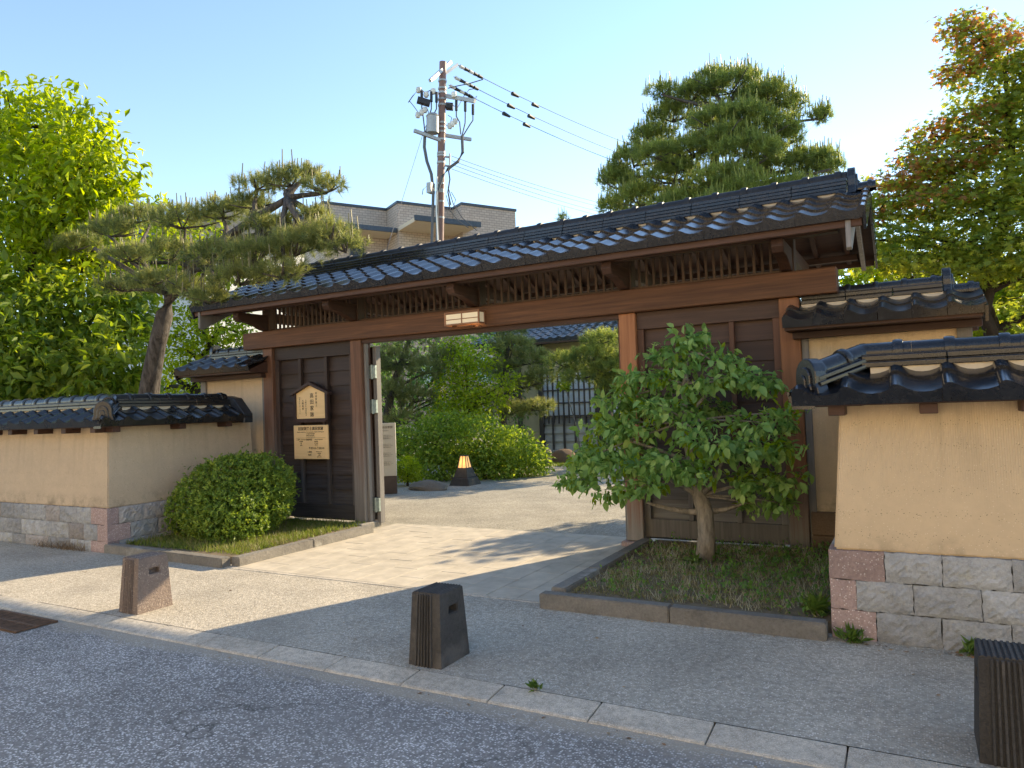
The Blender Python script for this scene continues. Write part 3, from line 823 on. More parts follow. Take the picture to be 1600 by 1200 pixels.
# ------------------------------------------------------------------ wing walls either side of the gate
def wing(sx, label):
    x0, x1 = B+.0, B+1.42
    w_ = empty('wing_wall', (sx*(B+.7), .2, 0), label, 'wall')
    X = lambda x: sx*x
    def bx(a, c, *r): return MB().box(*sorted((X(a), X(c))), *r)
    bx(x0+.07, x1-.07, .06, .34, .45, 2.24).build('plaster_panel', M_PLASTER if sx > 0 else M_PLASTER_L, w_)
    bx(x0+.003, x0+.07, .035, .36, .03, 2.22).build('end_post', M_GREYWOOD, w_, bevel=.004)
    bx(x1-.09, x1+.03, .03, .37, .0, 2.24).build('end_post', M_GREYWOOD, w_, bevel=.004)
    for z0, z1, cuts in ((-.02, .22, (.0, .26, .7, 1.0, 1.32)), (.224, .449, (.0, .45, .9, 1.32))):
        for a, c in zip(cuts[:-1], cuts[1:]):
            bx(x0+.02+a, x0+.016+c, .0, .40, z0, z1).build('plinth_stone', M_BROWNSTONE, w_, bevel=.008)
    bx(x0-.06, x1+.10, -.10, .0, 2.16, 2.225).build('eave_beam', M_DARKWOOD, w_, bevel=.004)
    bx(x0-.06, x1+.10, .40, .50, 2.16, 2.225).build('eave_beam', M_DARKWOOD, w_, bevel=.004)
    cy, run, zE, rise = .20, .56, 2.275, .215
    w = .272; n = 6; xs = x0-.11
    te, tt = cope_tiles(w_, M_TILE_M, w)
    s = Vector((0, run, rise)).normalized(); s3 = Vector((0, -run, rise)).normalized()
    xA, xB = sorted((X(xs), X(xs+n*w)))
    # the coping butts against the gate post: only its eave course reaches in front of it
    tile_field(w_, (xA, cy-run, zE), (1,0,0), s, n, 2, w, .27, te, tt, l=.34)
    tile_field(w_, (xB, cy+run, zE), (-1,0,0), s3, n, 2, w, .27, te, tt, l=.34)
    MB().prism([(xA+.01, cy-run+.03, zE-.045), (xA+.01, cy-run+.03, zE-.004), (xA+.01, cy, zE+rise-.004), (xA+.01, cy+run-.03, zE-.004), (xA+.01, cy+run-.03, zE-.045)], (xB-xA-.02, 0, 0)).build('coping_bed', M_DARKWOOD, w_)
    a, c = X(x0+.012), X(xs+n*w-.28)
    MB().box(*sorted((a, c)), cy-.13, cy+.13, zE+rise-.09, zE+rise+.03).build('ridge_plaster', M_MENDO, w_)
    ridge(w_, (a, cy, zE+rise+.022), (c, cy, zE+rise+.022), .062, 2, M_TILE_M, seg=.27, lw=.14, lh=.046)
    ogre_tile('ridge_end_tile', w_, (c+sx*.07, cy, zE+rise+.02), (sx,0,0), .2, .24, .07, M_TILE_M)
    inst('ridge_cap', cap_mesh('ridge_cap', .24, .07, M_TILE_M), w_, frame((c+sx*.05, cy, zE+rise+.03), (sx,0,0)))
    for side in (0, 1):
        for r in range(2):
            ss = s if not side else s3
            O = Vector((X(xs+n*w+.014), cy-run if not side else cy+run, zE)) + ss*(r*.27)
            MB().obox(O + ss*.15 - Vector((0,0,.03)), (1,0,0), ss, (1*0, -ss.z if not side else ss.z, abs(ss.y)), .012, .15, .07).build('verge_tile', M_TILE_M, w_)
wing(1, 'taller tan plaster wall under tiled coping joined to the gate post behind the pink-cornered wall')
wing(-1, 'taller tan plaster wall under tiled coping joined to the gate post above the old tan wall')

# ------------------------------------------------------------------ bollards
M_BOL = stone('dark_granite', c3(.07,.066,.062), .3, lichen=c3(.13,.12,.11))
M_BOL_R = stone('brown_granite', c3(.22,.175,.15), .25, speck=c3(.40,.34,.29))
M_HOLE = plain('dark_recess_stone', c3(.05,.045,.04), .95)
def bollard(x, y, m, label):
    t = empty('bollard', (x, y, 0), label, 'bollard', 'stone bollards along the kerb')
    hb, ht, vb, vt, H = .125, .105, .165, .13, .445
    b = MB()
    fr = [(-hb,-vb,-.03),(hb,-vb,-.03),(hb,vb,-.03),(-hb,vb,-.03),(-ht,-vt,H),(ht,-vt,H),(ht,vt,H),(-ht,vt,H)]
    fr = [Vector(p) + Vector((x, y, 0)) for p in fr]
    b.add(fr, [(0,3,2,1),(4,5,6,7),(0,1,5,4),(2,3,7,6)])
    for sx in (1, -1):
        idx = (1,2,6,5) if sx > 0 else (0,3,7,4)
        c = [fr[i] for i in idx]
        P = lambda s, q: (c[0]*(1-s)+c[1]*s)*(1-q) + (c[3]*(1-s)+c[2]*s)*q
        S = (0, .36, .70, 1); Q = (0, .70, .80, 1)
        vs = [P(s, q) for q in Q for s in S]; fs = []
        for j in range(3):
            for i in range(3):
                if (i, j) != (1, 1): fs.append((j*4+i, j*4+i+1, (j+1)*4+i+1, (j+1)*4+i))
        inn = [P(s, q) - Vector((sx*.06,0,0)) for q in (.70, .80) for s in (.36, .70)]
        vs += inn
        fs += [(5,6,17,16),(9,10,19,18),(5,9,18,16),(6,10,19,17),(16,17,19,18)]
        b.add(vs, fs)
    bm = bmesh.new(); me = bpy.data.meshes.new('body'); me.from_pydata([tuple(v) for v in b.v], [], b.f); bm.from_mesh(me)
    bmesh.ops.remove_doubles(bm, verts=bm.verts, dist=.0005); bmesh.ops.recalc_face_normals(bm, faces=bm.faces)
    ed = [e for e in bm.edges if len(e.link_faces) == 2 and e.calc_face_angle(0) > .6]
    bmesh.ops.bevel(bm, geom=ed, offset=.006, segments=2, affect='EDGES')
    bm.to_mesh(me); bm.free(); me.materials.append(m)
    inst('body', me, t)
    for i in range(6):
        f = -.42 + i*.145
        p0 = Vector((x+f*hb*1.3, y-vb-.002, .0)); p1 = Vector((x+f*ht*1.3, y-vt-.004, H-.006))
        MB().bar(p0, p1, .011, .014, up=(0,-1,0)).build('rib', m, t, bevel=.003)
    for i in range(9):
        xx = x - ht*.86 + i*ht*1.72/8
        MB().box(xx-.0065, xx+.0065, y-vt+.006, y+vt-.006, H-.002, H+.006).build('rib', m, t, bevel=.002)
bollard(-1.03, -3.81, M_BOL_R, 'brown granite bollard with a slot, standing nearest the clipped round shrub')
bollard(2.0, -3.84, M_BOL, 'dark ribbed stone bollard with a slot, standing in front of the gate opening')
bollard(5.03, -3.83, M_BOL, 'grey ribbed stone bollard standing by the pink-cornered plaster wall')

# drain grate in the gutter
M_RUST = plain('rusty_iron', c3(.13,.075,.045), .75, .4, 20, .3, metal=.3)
gr = empty('drain_grate', (-1.9, -4.45, -.03), 'rusty iron drain grate in the gutter by the kerb', 'grate')
gx0, gx1, gy0, gy1 = -2.3, -1.45, -4.62, -4.30
MB().box(gx0, gx1, gy0, gy1, -.05, -.026).build('frame', M_MORTAR, gr)
for i in range(22):
    xx = gx0+.02+i*(gx1-gx0-.04)/21
    MB().box(xx-.010, xx+.010, gy0+.025, gy1-.025, -.0255, -.014).build('bar', M_RUST, gr)
for yy in (gy0+.012, gy1-.012, (gy0+gy1)/2): MB().box(gx0, gx1, yy-.012, yy+.012, -.0253, -.013).build('rim', M_RUST, gr)

# ------------------------------------------------------------------ planter kerbs
def kerb_run(parent, pts, w, h, seg=.9):
    for p, q in zip(pts[:-1], pts[1:]):
        p, q = Vector(p+(0,)), Vector(q+(0,)); d = q-p; L = d.length; d /= L; n = max(1, round(L/seg)); s = L/n
        sd = d.cross(Vector((0,0,1)))
        for i in range(n):
            c = p + d*(s*(i+.5)) - sd*(w/2) + Vector((0,0,h/2-.03))
            MB().obox(c, d, sd, (0,0,1), s/2-.003, w/2, h/2+.03+rnd.uniform(-.002,.002)).build('kerb_stone', M_PLANTKERB, parent, bevel=.009, seg=2)
M_SOIL = plain('planter_soil', c3(.20,.155,.095), .95, .4, 14, .6, 60)
pr_ = empty('planter_bed', (3.1, -1.3, 0), 'raised kerbed bed of dry weeds under the small leafy tree', 'planter')
kerb_run(pr_, [(2.075, -.10), (2.075, -2.36)][::-1], -.13, .115)
kerb_run(pr_, [(2.075, -2.36), (2.075, -2.47), (4.17, -2.47)][1:], -.11, .115)
MB().box(2.20, 4.2, -2.36, .06, -.05, .075).build('soil', M_SOIL, pr_)
pl_ = empty('planter_bed', (-2.8, -1.2, 0), 'low kerbed bed of short grass under the clipped round shrub', 'planter')
kerb_run(pl_, [(-3.93, -2.27), (-1.72, -2.36)], -.12, .10)
kerb_run(pl_, [(-1.72, -2.36), (-1.68, -.20)], -.12, .10)
MB().prism([(-3.9, -2.15, -.05), (-1.84, -2.24, -.05), (-1.80, -.1, -.05), (-1.9, .05, -.05), (-3.9, .05, -.05)], (0, 0, .115)).build('soil', M_SOIL, pl_)

# ------------------------------------------------------------------ signs
M_BOARD = wood('pale_sign_board', c3(.80,.55,.26), c3(.93,.67,.34), 'x', objrand=.03)
M_BOARD.node_tree.nodes['Principled BSDF'].inputs['Roughness'].default_value = .5
M_FRAME = wood('dark_sign_frame', c3(.035,.02,.017), c3(.075,.045,.036), 'z')
M_INK = plain('black_ink', c3(.02,.018,.016), .6, .1, 10, 0)
DG = None
def text_mesh(body, size, m, align='CENTER', line=1.0, bold=0.0, depth=0.0006):
    cu = bpy.data.curves.new('lettering', 'FONT'); cu.body = body; cu.size = size; cu.align_x = align; cu.space_line = line
    cu.align_y = 'TOP'; cu.extrude = depth; cu.offset = bold; cu.resolution_u = 3
    o = bpy.data.objects.new('lettering', cu); COL.objects.link(o)
    bpy.context.view_layer.update()
    me = bpy.data.meshes.new_from_object(o.evaluated_get(bpy.context.evaluated_depsgraph_get()))
    bpy.data.objects.remove(o); bpy.data.curves.remove(cu)
    me.materials.clear(); me.materials.append(m); me.name = 'lettering'
    return me
def text_on(parent, body, size, x, y, z, m=M_INK, align='CENTER', line=1.0, bold=0.0, rz=0, sx=1):
    M = Matrix.Translation((x, y, z)) @ Matrix.Rotation(rz, 4, 'Z') @ Matrix.Rotation(R(90), 4, 'X') @ Matrix.Diagonal((sx, 1, 1, 1))
    return inst('lettering', text_mesh(body, size, m, align, line, bold), parent, M)
def vert(s): return '\n'.join(s)
s1 = empty('name_sign', (-2.82, 0, 1.5), 'gabled wooden name sign with a dark frame and vertical writing, hung on the left gate panel', 'sign')
tag(s1, 'gabled pale wooden sign with dark frame and vertical writing hung on the gate panel')
x0, x1, z0, z1, zp = -3.10, -2.535, 1.525, 1.905, 2.005
xm = (x0+x1)/2
MB().prism([(x0,-.005,z0),(x1,-.005,z0),(x1,-.005,z1),(xm,-.005,zp),(x0,-.005,z1)], (0,.02,0)).build('board', M_BOARD, s1)
for a, c in ((x0-.045, x0), (x1, x1+.045)): MB().box(a, c, -.03, .03, z0-.03, z1-.02).build('frame_post', M_FRAME, s1, bevel=.003)
MB().box(x0-.002, x1+.002, -.028, .028, z0-.055, z0).build('frame_rail', M_FRAME, s1, bevel=.003)
for sx in (-1, 1):
    e = Vector((xm+sx*.36, -.005, z1-.055+.03)); p = Vector((xm, -.005, zp+.045))
    MB().prism([(xm,-.055,zp+.002),(xm,-.055,zp+.05),(xm+sx*.365,-.055,z1-.012),(xm+sx*.365,-.055,z1-.05)], (0,.10,0)).build('frame_roof', M_FRAME, s1, bevel=.003)
text_on(s1, vert('高田家跡'), .074, -2.80, -.0065, 1.885, line=1.22, bold=.0006)
text_on(s1, vert('旧加賀藩士'), .036, -2.715, -.0065, 1.90, line=1.22)
text_on(s1, vert('入館は午後四時半'), .026, -2.915, -.0065, 1.80, line=1.18)
text_on(s1, vert('入館無料'), .033, -2.975, -.0065, 1.80, line=1.2)
text_on(s1, vert('自由にお入りください'), .021, -3.035, -.0065, 1.835, line=1.18)
s2 = empty('information_sign', (-2.84, 0, .95), 'square pale wooden notice with printed opening hours hung below the gabled sign', 'sign')
x0, x1, z0, z1 = -3.165, -2.505, .945, 1.43
MB().box(x0, x1, -.012, .012, z0, z1).build('board', M_BOARD, s2, bevel=.004)
for xx in (x0+.10, x1-.10): MB().box(xx-.018, xx+.018, .0125, .045, z0+.03, z1+.08).build('hanger', M_FRAME, s2)
yt = -.0135
text_on(s2, '旧加賀藩士高田家跡', .054, -2.83, yt, 1.405, bold=.0008)
text_on(s2, 'Remains of the house of the Takada family, retainers of the Kaga clan', .0185, -2.835, yt, 1.342)
text_on(s2, '구 가가번사 다카다 저택터\n旧加賀藩士高田家遺址', .016, -2.84, yt, 1.316, line=1.4)
text_on(s2, 'Kaga Hanshi Takada-ke ato', .015, -2.84, yt, 1.270)
MB().box(x0+.05, x1-.05, yt-.0006, yt+.001, 1.246, 1.249).build('rule', M_INK, s2)
text_on(s2, 'ご案内', .026, -3.075, yt, 1.235); text_on(s2, 'Information', .019, -2.975, yt, 1.233)
text_on(s2, '開館時間', .028, -2.865, yt, 1.235); text_on(s2, 'Hours of Operation', .019, -2.68, yt, 1.233)
text_on(s2, '中間部屋\n厩\n庭園', .019, -3.02, yt, 1.205, line=1.4); text_on(s2, '開館時間\n关门时间\n개관시간', .018, -2.73, yt, 1.205, line=1.4)
text_on(s2, '午前9:30~午後5:00', .037, -2.725, yt, 1.118)
text_on(s2, '入館料\n無料', .031, -2.86, yt, 1.060, line=1.3); text_on(s2, 'Admission Free\n门票免费\n入場料\n입장료 무료', .018, -2.68, yt, 1.060, line=1.4)

# ------------------------------------------------------------------ lantern on the lintel
def glow(name, col, strength, spots=None):
    t = NT(name)
    t.fin(col, .5, .3)
    t.b.inputs['Emission Color'].default_value = col; t.b.inputs['Emission Strength'].default_value = strength
    return t.m
M_PAPER = glow('lit_white_paper', c3(.80,.68,.47), .10)
M_GLOWW = glow('warm_lamp_paper', c3(1.0,.55,.20), .32)
M_LWOOD = wood('lantern_timber', c3(.30,.14,.07), c3(.50,.26,.14), 'x')
ln = empty('wall_lantern', (-.08, -.05, 2.62), 'box lantern of wood and white paper mounted on the gate lintel', 'lantern')
x0, x1, y0, y1, z0, z1 = -.345, .165, -.20, -.051, 2.625, 2.785
for xx in (x0, x1-.02):
    for yy in (y0, y1-.02): MB().box(xx, xx+.02, yy, yy+.02, z0, z1).build('corner_bar', M_LWOOD, ln, bevel=.002)
for zz in (z0, z1-.02):
    MB().box(x0+.0205, x1-.0205, y0+.001, y0+.019, zz, zz+.02).build('rail', M_LWOOD, ln, bevel=.002)
    for xx in (x0+.001, x1-.019): MB().box(xx, xx+.018, y0+.0205, y1-.0205, zz, zz+.02).build('rail', M_LWOOD, ln, bevel=.002)
MB().box((x0+x1)/2-.005, (x0+x1)/2+.005, y0+.002, y0+.012, z0+.0205, z1-.0205).build('mullion', M_LWOOD, ln)
for a, c in ((x0+.0205, (x0+x1)/2-.0055), ((x0+x1)/2+.0055, x1-.0205)):
    MB().box(a, c, y0+.003, y0+.011, z0+.068, z0+.077).build('mullion', M_LWOOD, ln)
    MB().box(a-.003, c+.003, y0+.0125, y0+.017, z0+.0205, z1-.0205).build('paper_pane', M_PAPER, ln)
for xx in (x0+.008, x1-.012): MB().box(xx, xx+.004, y0+.0205, y1-.0205, z0+.0205, z1-.0205).build('paper_pane', M_PAPER, ln)
MB().box(x0+.004, x1-.004, y0+.004, y1, z1+.0005, z1+.008).build('top_board', M_LWOOD, ln)
MB().box(x0+.15, x1-.15, y0+.05, y1, z0-.012, z0-.0005).build('base_board', M_LWOOD, ln)
MB().box(.06, .10, -.12, -.0505, 2.592, 2.612).build('mount', M_LWOOD, ln)
pl = bpy.data.lights.new('lantern_bulb', 'POINT'); pl.energy = .9; pl.color = (1, .68, .35); pl.shadow_soft_size = .05
po = bpy.data.objects.new('lantern_bulb', pl); link(po, ln, Matrix.Translation((-.02, -.11, 2.705)))

# ------------------------------------------------------------------ garden: lamp, panel, rocks
M_IRON = plain('dark_iron', c3(.045,.04,.036), .6, .3, 14, .15)
lamp = atz(727, 757); lx, ly = lamp.x, lamp.y
gl = empty('garden_lamp', (lx, ly, 0), 'small pyramid garden lamp with glowing paper panes beside the dense low shrub', 'lamp')
MB().frustum(lx-.25,lx+.25,ly-.25,ly+.25,-.02, lx-.19,lx+.19,ly-.19,ly+.19,.16).build('base', M_IRON, gl, bevel=.01)
MB().frustum(lx-.175,lx+.175,ly-.175,ly+.175,.1605, lx-.115,lx+.115,ly-.115,ly+.115,.355).build('body', M_IRON, gl, bevel=.006)
MB().frustum(lx-.098,lx+.098,ly-.098,ly+.098,.356, lx-.058,lx+.058,ly-.058,ly+.058,.59).build('paper_shade', M_GLOWW, gl)
for sx in (-1, 1):
    for sy in (-1, 1):
        MB().bar((lx+sx*.104, ly+sy*.104, .356), (lx+sx*.062, ly+sy*.062, .60), .014, .014).build('frame_bar', M_IRON, gl)
for sy in (-1, 1):
    MB().bar((lx, ly+sy*.106, .356), (lx, ly+sy*.064, .60), .009, .009).build('frame_bar', M_IRON, gl)
    MB().bar((lx+sy*.106, ly, .356), (lx+sy*.064, ly, .60), .009, .009).build('frame_bar', M_IRON, gl)
MB().box(lx-.07, lx+.07, ly-.07, ly+.07, .5915, .612).build('cap', M_IRON, gl)
gb = bpy.data.lights.new('garden_bulb', 'POINT'); gb.energy = .5; gb.color = (1, .6, .25); gb.shadow_soft_size = .06
link(bpy.data.objects.new('garden_bulb', gb), gl, Matrix.Translation((lx, ly-.2, .5)))

M_CREAM = plain('cream_panel', c3(.62,.58,.46), .55, .08, 4, .05)
M_BROWNM = plain('brown_metal', c3(.075,.055,.045), .5, .2, 6, .05)
pf = atz(617, 771); pa = R(33)
ip = empty('information_board', (pf.x, pf.y, 0), 'tall cream information panel with lines of print on a brown foot behind the gate post', 'sign')
Rz = Matrix.Rotation(pa, 4, 'Z'); T = Matrix.Translation((pf.x, pf.y, 0))
def loc(mb, name, m, par, bevel=.0):
    return inst(name, mb.mesh(name, m, bevel=bevel), par, T @ Rz)
loc(MB().box(-.50, .05, -.03, .03, 0, .34), 'foot', M_BROWNM, ip, .006)
loc(MB().box(-.50, .05, -.032, .028, .341, 1.36), 'panel', M_CREAM, ip, .006)
fake = ['旧加賀藩士高田家跡', 'Remains of the Takada Family House']
zt = 1.30
for k, (tx, s) in enumerate([('旧加賀藩士高田家跡', .05), ('Remains of the Takada House', .024)]):
    inst('lettering', text_mesh(tx, s, M_INK), ip, T @ Rz @ Matrix.Translation((-.225, -.0335, zt)) @ Matrix.Rotation(R(90), 4, 'X')); zt -= s*1.5
body = '高田家は加賀藩の平士で、禄高は五百五十石でした。\n武家屋敷の長屋門を修復し、仲間部屋と厩を公開しています。\n庭園は大野庄用水を取り入れた池泉回遊式庭園です。'
for k in range(4):
    inst('lettering', text_mesh(body, .0165, M_INK, line=1.75), ip, T @ Rz @ Matrix.Translation((-.225, -.0335, 1.13-k*.17)) @ Matrix.Rotation(R(90), 4, 'X'))

M_ROCK = stone('garden_rock', c3(.20,.175,.14), .35, lichen=c3(.26,.24,.12))
def rock(c, r, label, seed, m=None):
    bm = bmesh.new(); bmesh.ops.create_icosphere(bm, subdivisions=3, radius=1)
    rr = random.Random(seed); ph = [(Vector((rr.uniform(-3,3), rr.uniform(-3,3), rr.uniform(-3,3))), rr.uniform(0,6)) for _ in range(7)]
    pls = [(Vector((rr.gauss(0,1), rr.gauss(0,1), rr.gauss(.3,.7))).normalized(), rr.uniform(.62,.9)) for _ in range(9)]
    for v in bm.verts:
        p = v.co.copy()
        for n_, d_ in pls:
            k = p.dot(n_)-d_
            if k > 0: p -= n_*k*.85
        p *= 1 + .06*sum(math.sin(a.dot(p)*2+b_) for a, b_ in ph)/2
        v.co = Vector((p.x*r[0], p.y*r[1], p.z*r[2]))
    me = bpy.data.meshes.new('rock'); bm.to_mesh(me); bm.free(); me.materials.append(m or M_ROCK)
    me.polygons.foreach_set('use_smooth', [True]*len(me.polygons)); me.set_sharp_from_angle(angle=R(30))
    return tag(inst('rock', me, None, Matrix.Translation(c)), label, 'rock')
p = atz(662, 766); rock((p.x, p.y+.15, .02), (.46, .28, .17), 'flat brown rock at the gravel edge near the information panel', 3)
p = atz(848, 725); rock((p.x, p.y, .1), (.32, .3, .42), 'upright pale rock at the far end of the dense low shrub', 5)
p = atz(872, 724); rock((p.x, p.y+.3, .08), (.45, .35, .28), 'dark rounded rock on the lawn in front of the old house', 8, M_BROWNSTONE)

# ------------------------------------------------------------------ old house behind the garden
HY = 14.0
def hp(u, v): return at(u, v, HY)
hs = empty('wooden_house', (-5, HY+1, 0), 'old wooden house with black tiled roof, paper windows and slatted lattice behind the garden', 'house')
M_WALLH = plain('house_plaster', c3(.52,.43,.26), .9, .12, 3, .15)
M_GREYB = wood('house_board', c3(.34,.31,.27), c3(.55,.51,.45), 'x')
M_HW = wood('house_timber', c3(.06,.047,.04), c3(.14,.11,.09), 'z')
M_SHOJI = plain('shoji_paper', c3(.84,.86,.86), .7, .06, 4, 0)
xa = hp(846, 650).x; xb = hp(936, 650).x; xc = hp(990, 650).x
zw = hp(848, 652).z; zl = hp(848, 590).z; ze = hp(900, 534).z
xw0, xw1 = xa-1.7, xc+.4
MB().box(xw0, xw1, HY+.12, HY+4.5, 0, ze+.25).build('wall', M_WALLH, hs)
z00 = .10
MB().box(xw0, xw1, HY-.02, HY+.119, -.05, z00).build('sill_stone', M_STONE_D, hs)
rowsb = 4; bh = (zw-z00)/rowsb
for k in range(rowsb):
    MB().add([(xa, HY+.04, z00+k*bh), (xc, HY+.04, z00+k*bh), (xc, HY+.098, z00+(k+1)*bh), (xa, HY+.098, z00+(k+1)*bh), (xa, HY+.11, z00+k*bh), (xc, HY+.11, z00+k*bh), (xc, HY+.11, z00+(k+1)*bh), (xa, HY+.11, z00+(k+1)*bh)],
             [(0,1,2,3),(0,4,5,1),(3,2,6,7),(0,3,7,4),(1,5,6,2),(4,7,6,5)]).build('wall_board', M_GREYB, hs)
nb = 9
for i in range(nb):
    xx = xa + (xc-xa)*i/(nb-1)
    MB().box(xx-.03, xx+.03, HY+.0, HY+.039, z00, zw).build('wall_batten', M_HW, hs)
for xx in (xa, xb, xc): MB().box(xx-.07, xx+.07, HY-.04, HY+.12, z00, ze+.05).build('post', M_HW, hs)
for a, c in ((xa+.072, xb-.072), (xb+.072, xc-.072)):
    MB().box(a, c, HY+.06, HY+.119, zw, zl+.1).build('paper_window', M_SHOJI, hs)
    n = max(2, round((c-a)/.2))
    for i in range(n+1):
        xx = a+.02+(c-a-.04)*i/n
        MB().box(xx-.021, xx+.021, HY-.06, HY-.005, zw-.22, zl+.12).build('lattice_bar', M_HW, hs)
    for q in (.02, .34, .66, 1.0):
        zq = zw + (zl-zw)*q
        MB().box(a, c, HY-.004, HY+.04, zq-.018, zq+.018).build('lattice_rail', M_HW, hs)
for xx in (xa-.85, xa-1.6): MB().box(xx-.07, xx+.07, HY+.04, HY+.12, z00, ze).build('post', M_HW, hs)
MB().bar((xa-.02, HY-.45, ze-.18), (xa-.02, HY+.0, ze-.65), .09, .1).build('eave_brace', M_HW, hs)
# house roof
hE, hs_y, hz = HY-.85, 3.1, ze
hsl = Vector((0, hs_y, 1.35)).normalized()
HW = .30; hcols = int((xw1+.8-(xw0-.5))/HW)
MTH = tilemat('house_roof_tile', c3(.045,.047,.052), .22)
he = tile_mesh('eave_tile', HW, .40, MTH, eave=.06, amp=.055); ht_ = tile_mesh('roof_tile', HW, .40, MTH, amp=.055)
tile_field(hs, (xw0-.5, hE, hz+.06), (1,0,0), hsl, hcols, 9, HW, .33, he, ht_, l=.40)
MB().prism([(xw0-.5, hE+.03, hz), (xw0-.5, hE+.03, hz+.05), (xw0-.5, hE+hs_y, hz+1.40), (xw0-.5, hE+2*hs_y, hz+.05), (xw0-.5, hE+2*hs_y, hz)], (hcols*HW, 0, 0)).build('roof_body', MTH, hs)
MB().box(xw0-.5, xw0-.5+hcols*HW, hE+.04, hE+.09, hz-.05, hz-.002).build('eave_board', M_EAVE, hs)
ridge(hs, (xw0-.4, hE+hs_y, hz+1.42), (xw0-.6+hcols*HW, hE+hs_y, hz+1.42), .09, 3, MTH, seg=.6, lw=.2, lh=.06)

# neighbour house seen between the left trees
nh = empty('white_house', (-15, 9, 0), 'white walled house with a dark tiled roof glimpsed behind the leaning pine', 'house')
M_WHITEW = plain('white_render', c3(.62,.62,.60), .8, .08, 3, .1)
n0 = at(205, 318, 10); n1 = at(470, 350, 10)
nx0, nx1 = n0.x-3, at(318, 340, 10).x
zt_ = n0.z-.1
MB().box(nx0, nx1, 10, 15, 0, zt_-1.5).build('wall', M_WHITEW, nh)
tn = tile_mesh('roof_tile', .34, .46, MTH); nsl = Vector((0, 2.8, 1.3)).normalized()
ncol = int((nx1-nx0+1)/.34)
tile_field(nh, (nx0-.5, 9.4, zt_-1.45), (1,0,0), nsl, min(ncol, 34), 8, .34, .385, None, tn, l=.46)
MB().prism([(nx0-.5, 9.43, zt_-1.55), (nx0-.5, 9.43, zt_-1.47), (nx0-.5, 12.2, zt_-.17), (nx0-.5, 15, zt_-1.47), (nx0-.5, 15, zt_-1.55)], (ncol*.34, 0, 0)).build('roof_body', MTH, nh)
ridge(nh, (nx0-.4, 12.2, zt_-.14), (nx0-.5+ncol*.34, 12.2, zt_-.14), .09, 2, MTH, seg=.6, lw=.18, lh=.06)
for k in range(4):
    xx = nx0+1+k*2.2
    f = MB().box(xx, xx+1.2, 9.95, 9.999, 1.4, 2.6).build('window', M_HW, nh)
    MB().box(xx+.06, xx+1.14, 9.93, 9.949, 1.46, 2.54).build('pane', M_FLASH, f)

# ------------------------------------------------------------------ apartment building
M_BRICKT = NT('beige_wall_tile'); t = M_BRICKT
def bricktile(name, c1, c2, mort):
    t = NT(name); tc = t.n('ShaderNodeTexCoord'); uvn = tc.outputs['UV']
    bt = t.n('ShaderNodeTexBrick'); t.t.links.new(uvn, bt.inputs['Vector'])
    bt.inputs['Color1'].default_value = c1; bt.inputs['Color2'].default_value = c2; bt.inputs['Mortar'].default_value = mort
    bt.inputs['Scale'].default_value = 1; bt.inputs['Brick Width'].default_value = .32; bt.inputs['Row Height'].default_value = .14
    bt.inputs['Mortar Size'].default_value = .014
    t.bump(bt.outputs['Fac'], -.3, .01)
    return t.fin(bt.outputs['Color'], .7, .3)
M_BT = bricktile('beige_wall_tile', c3(.52,.42,.34), c3(.43,.345,.28), c3(.27,.22,.19))
def uvbox(name, o, a, bdir, la, lb, z0, z1, m, parent):
    o, a, bdir = Vector(o), Vector(a), Vector(bdir)
    P = [o, o+a*la, o+a*la+bdir*lb, o+bdir*lb]
    vs = [(p.x, p.y, z0) for p in P] + [(p.x, p.y, z1) for p in P]
    fs = [(0,1,5,4),(1,2,6,5),(2,3,7,6),(3,0,4,7),(4,5,6,7)]
    me = bpy.data.meshes.new(name); me.from_pydata(vs, [], fs)
    uv = me.uv_layers.new(); ls = [la, lb, la, lb]
    k = 0
    for fi, f in enumerate(fs):
        for j, (uu, vv) in enumerate(((0,z0),(1,z0),(1,z1),(0,z1))):
            uv.data[k].uv = (uu*ls[fi], vv) if fi < 4 else (0, 0); k += 1
    bm = bmesh.new(); bm.from_mesh(me); bmesh.ops.recalc_face_normals(bm, faces=bm.faces); bm.to_mesh(me); bm.free()
    me.materials.append(m)
    return inst(name, me, parent)
BD = 40
Av = Vector((.504, .863, 0)); Bv = Vector((.863, -.504, 0))
O_ = atd(621, 317.5, BD); zt2 = O_.z
LM = (hit(707, 330, O_, Bv)-O_).dot(Av)
Pd = O_ + Av*LM
b1 = (hit(721, 322, Pd, Av)-Pd).dot(Bv)
LR = (hit(805, 333, Pd+Bv*b1, Bv)-Pd).dot(Av)
b0 = (hit(604, 326, O_, Av)-O_).dot(Bv)
LL = -(hit(505, 336, O_+Bv*b0, Bv)-O_).dot(Av)
ap = empty('apartment_building', (O_.x, O_.y, 0), 'beige tiled apartment building with flat parapets behind the utility pole', 'building')
D = 7.0
def blk(a0, bb, la, name):
    o = O_ + Av*a0 + Bv*(bb-D); o.z = 0
    uvbox(name, o, Av, Bv, la, D, 0, zt2, M_BT, ap)
    P0 = O_ + Av*(a0+la/2) + Bv*(bb-D/2)
    MB().obox((P0.x, P0.y, zt2+.06), Av, Bv, (0,0,1), la/2+.06, D/2+.06, .07).build('parapet_cap', M_FLASH, ap)
blk(0, 0, LM, 'wall'); blk(LM+.01, b1, LR, 'wall'); blk(-LL, b0, LL-.01, 'wall')
M_SOFF = plain('cream_soffit', c3(.60,.50,.37), .8, .06, 3, .05)
def pt(a, bq, z): q = O_ + Av*a + Bv*bq; return Vector((q.x, q.y, z))
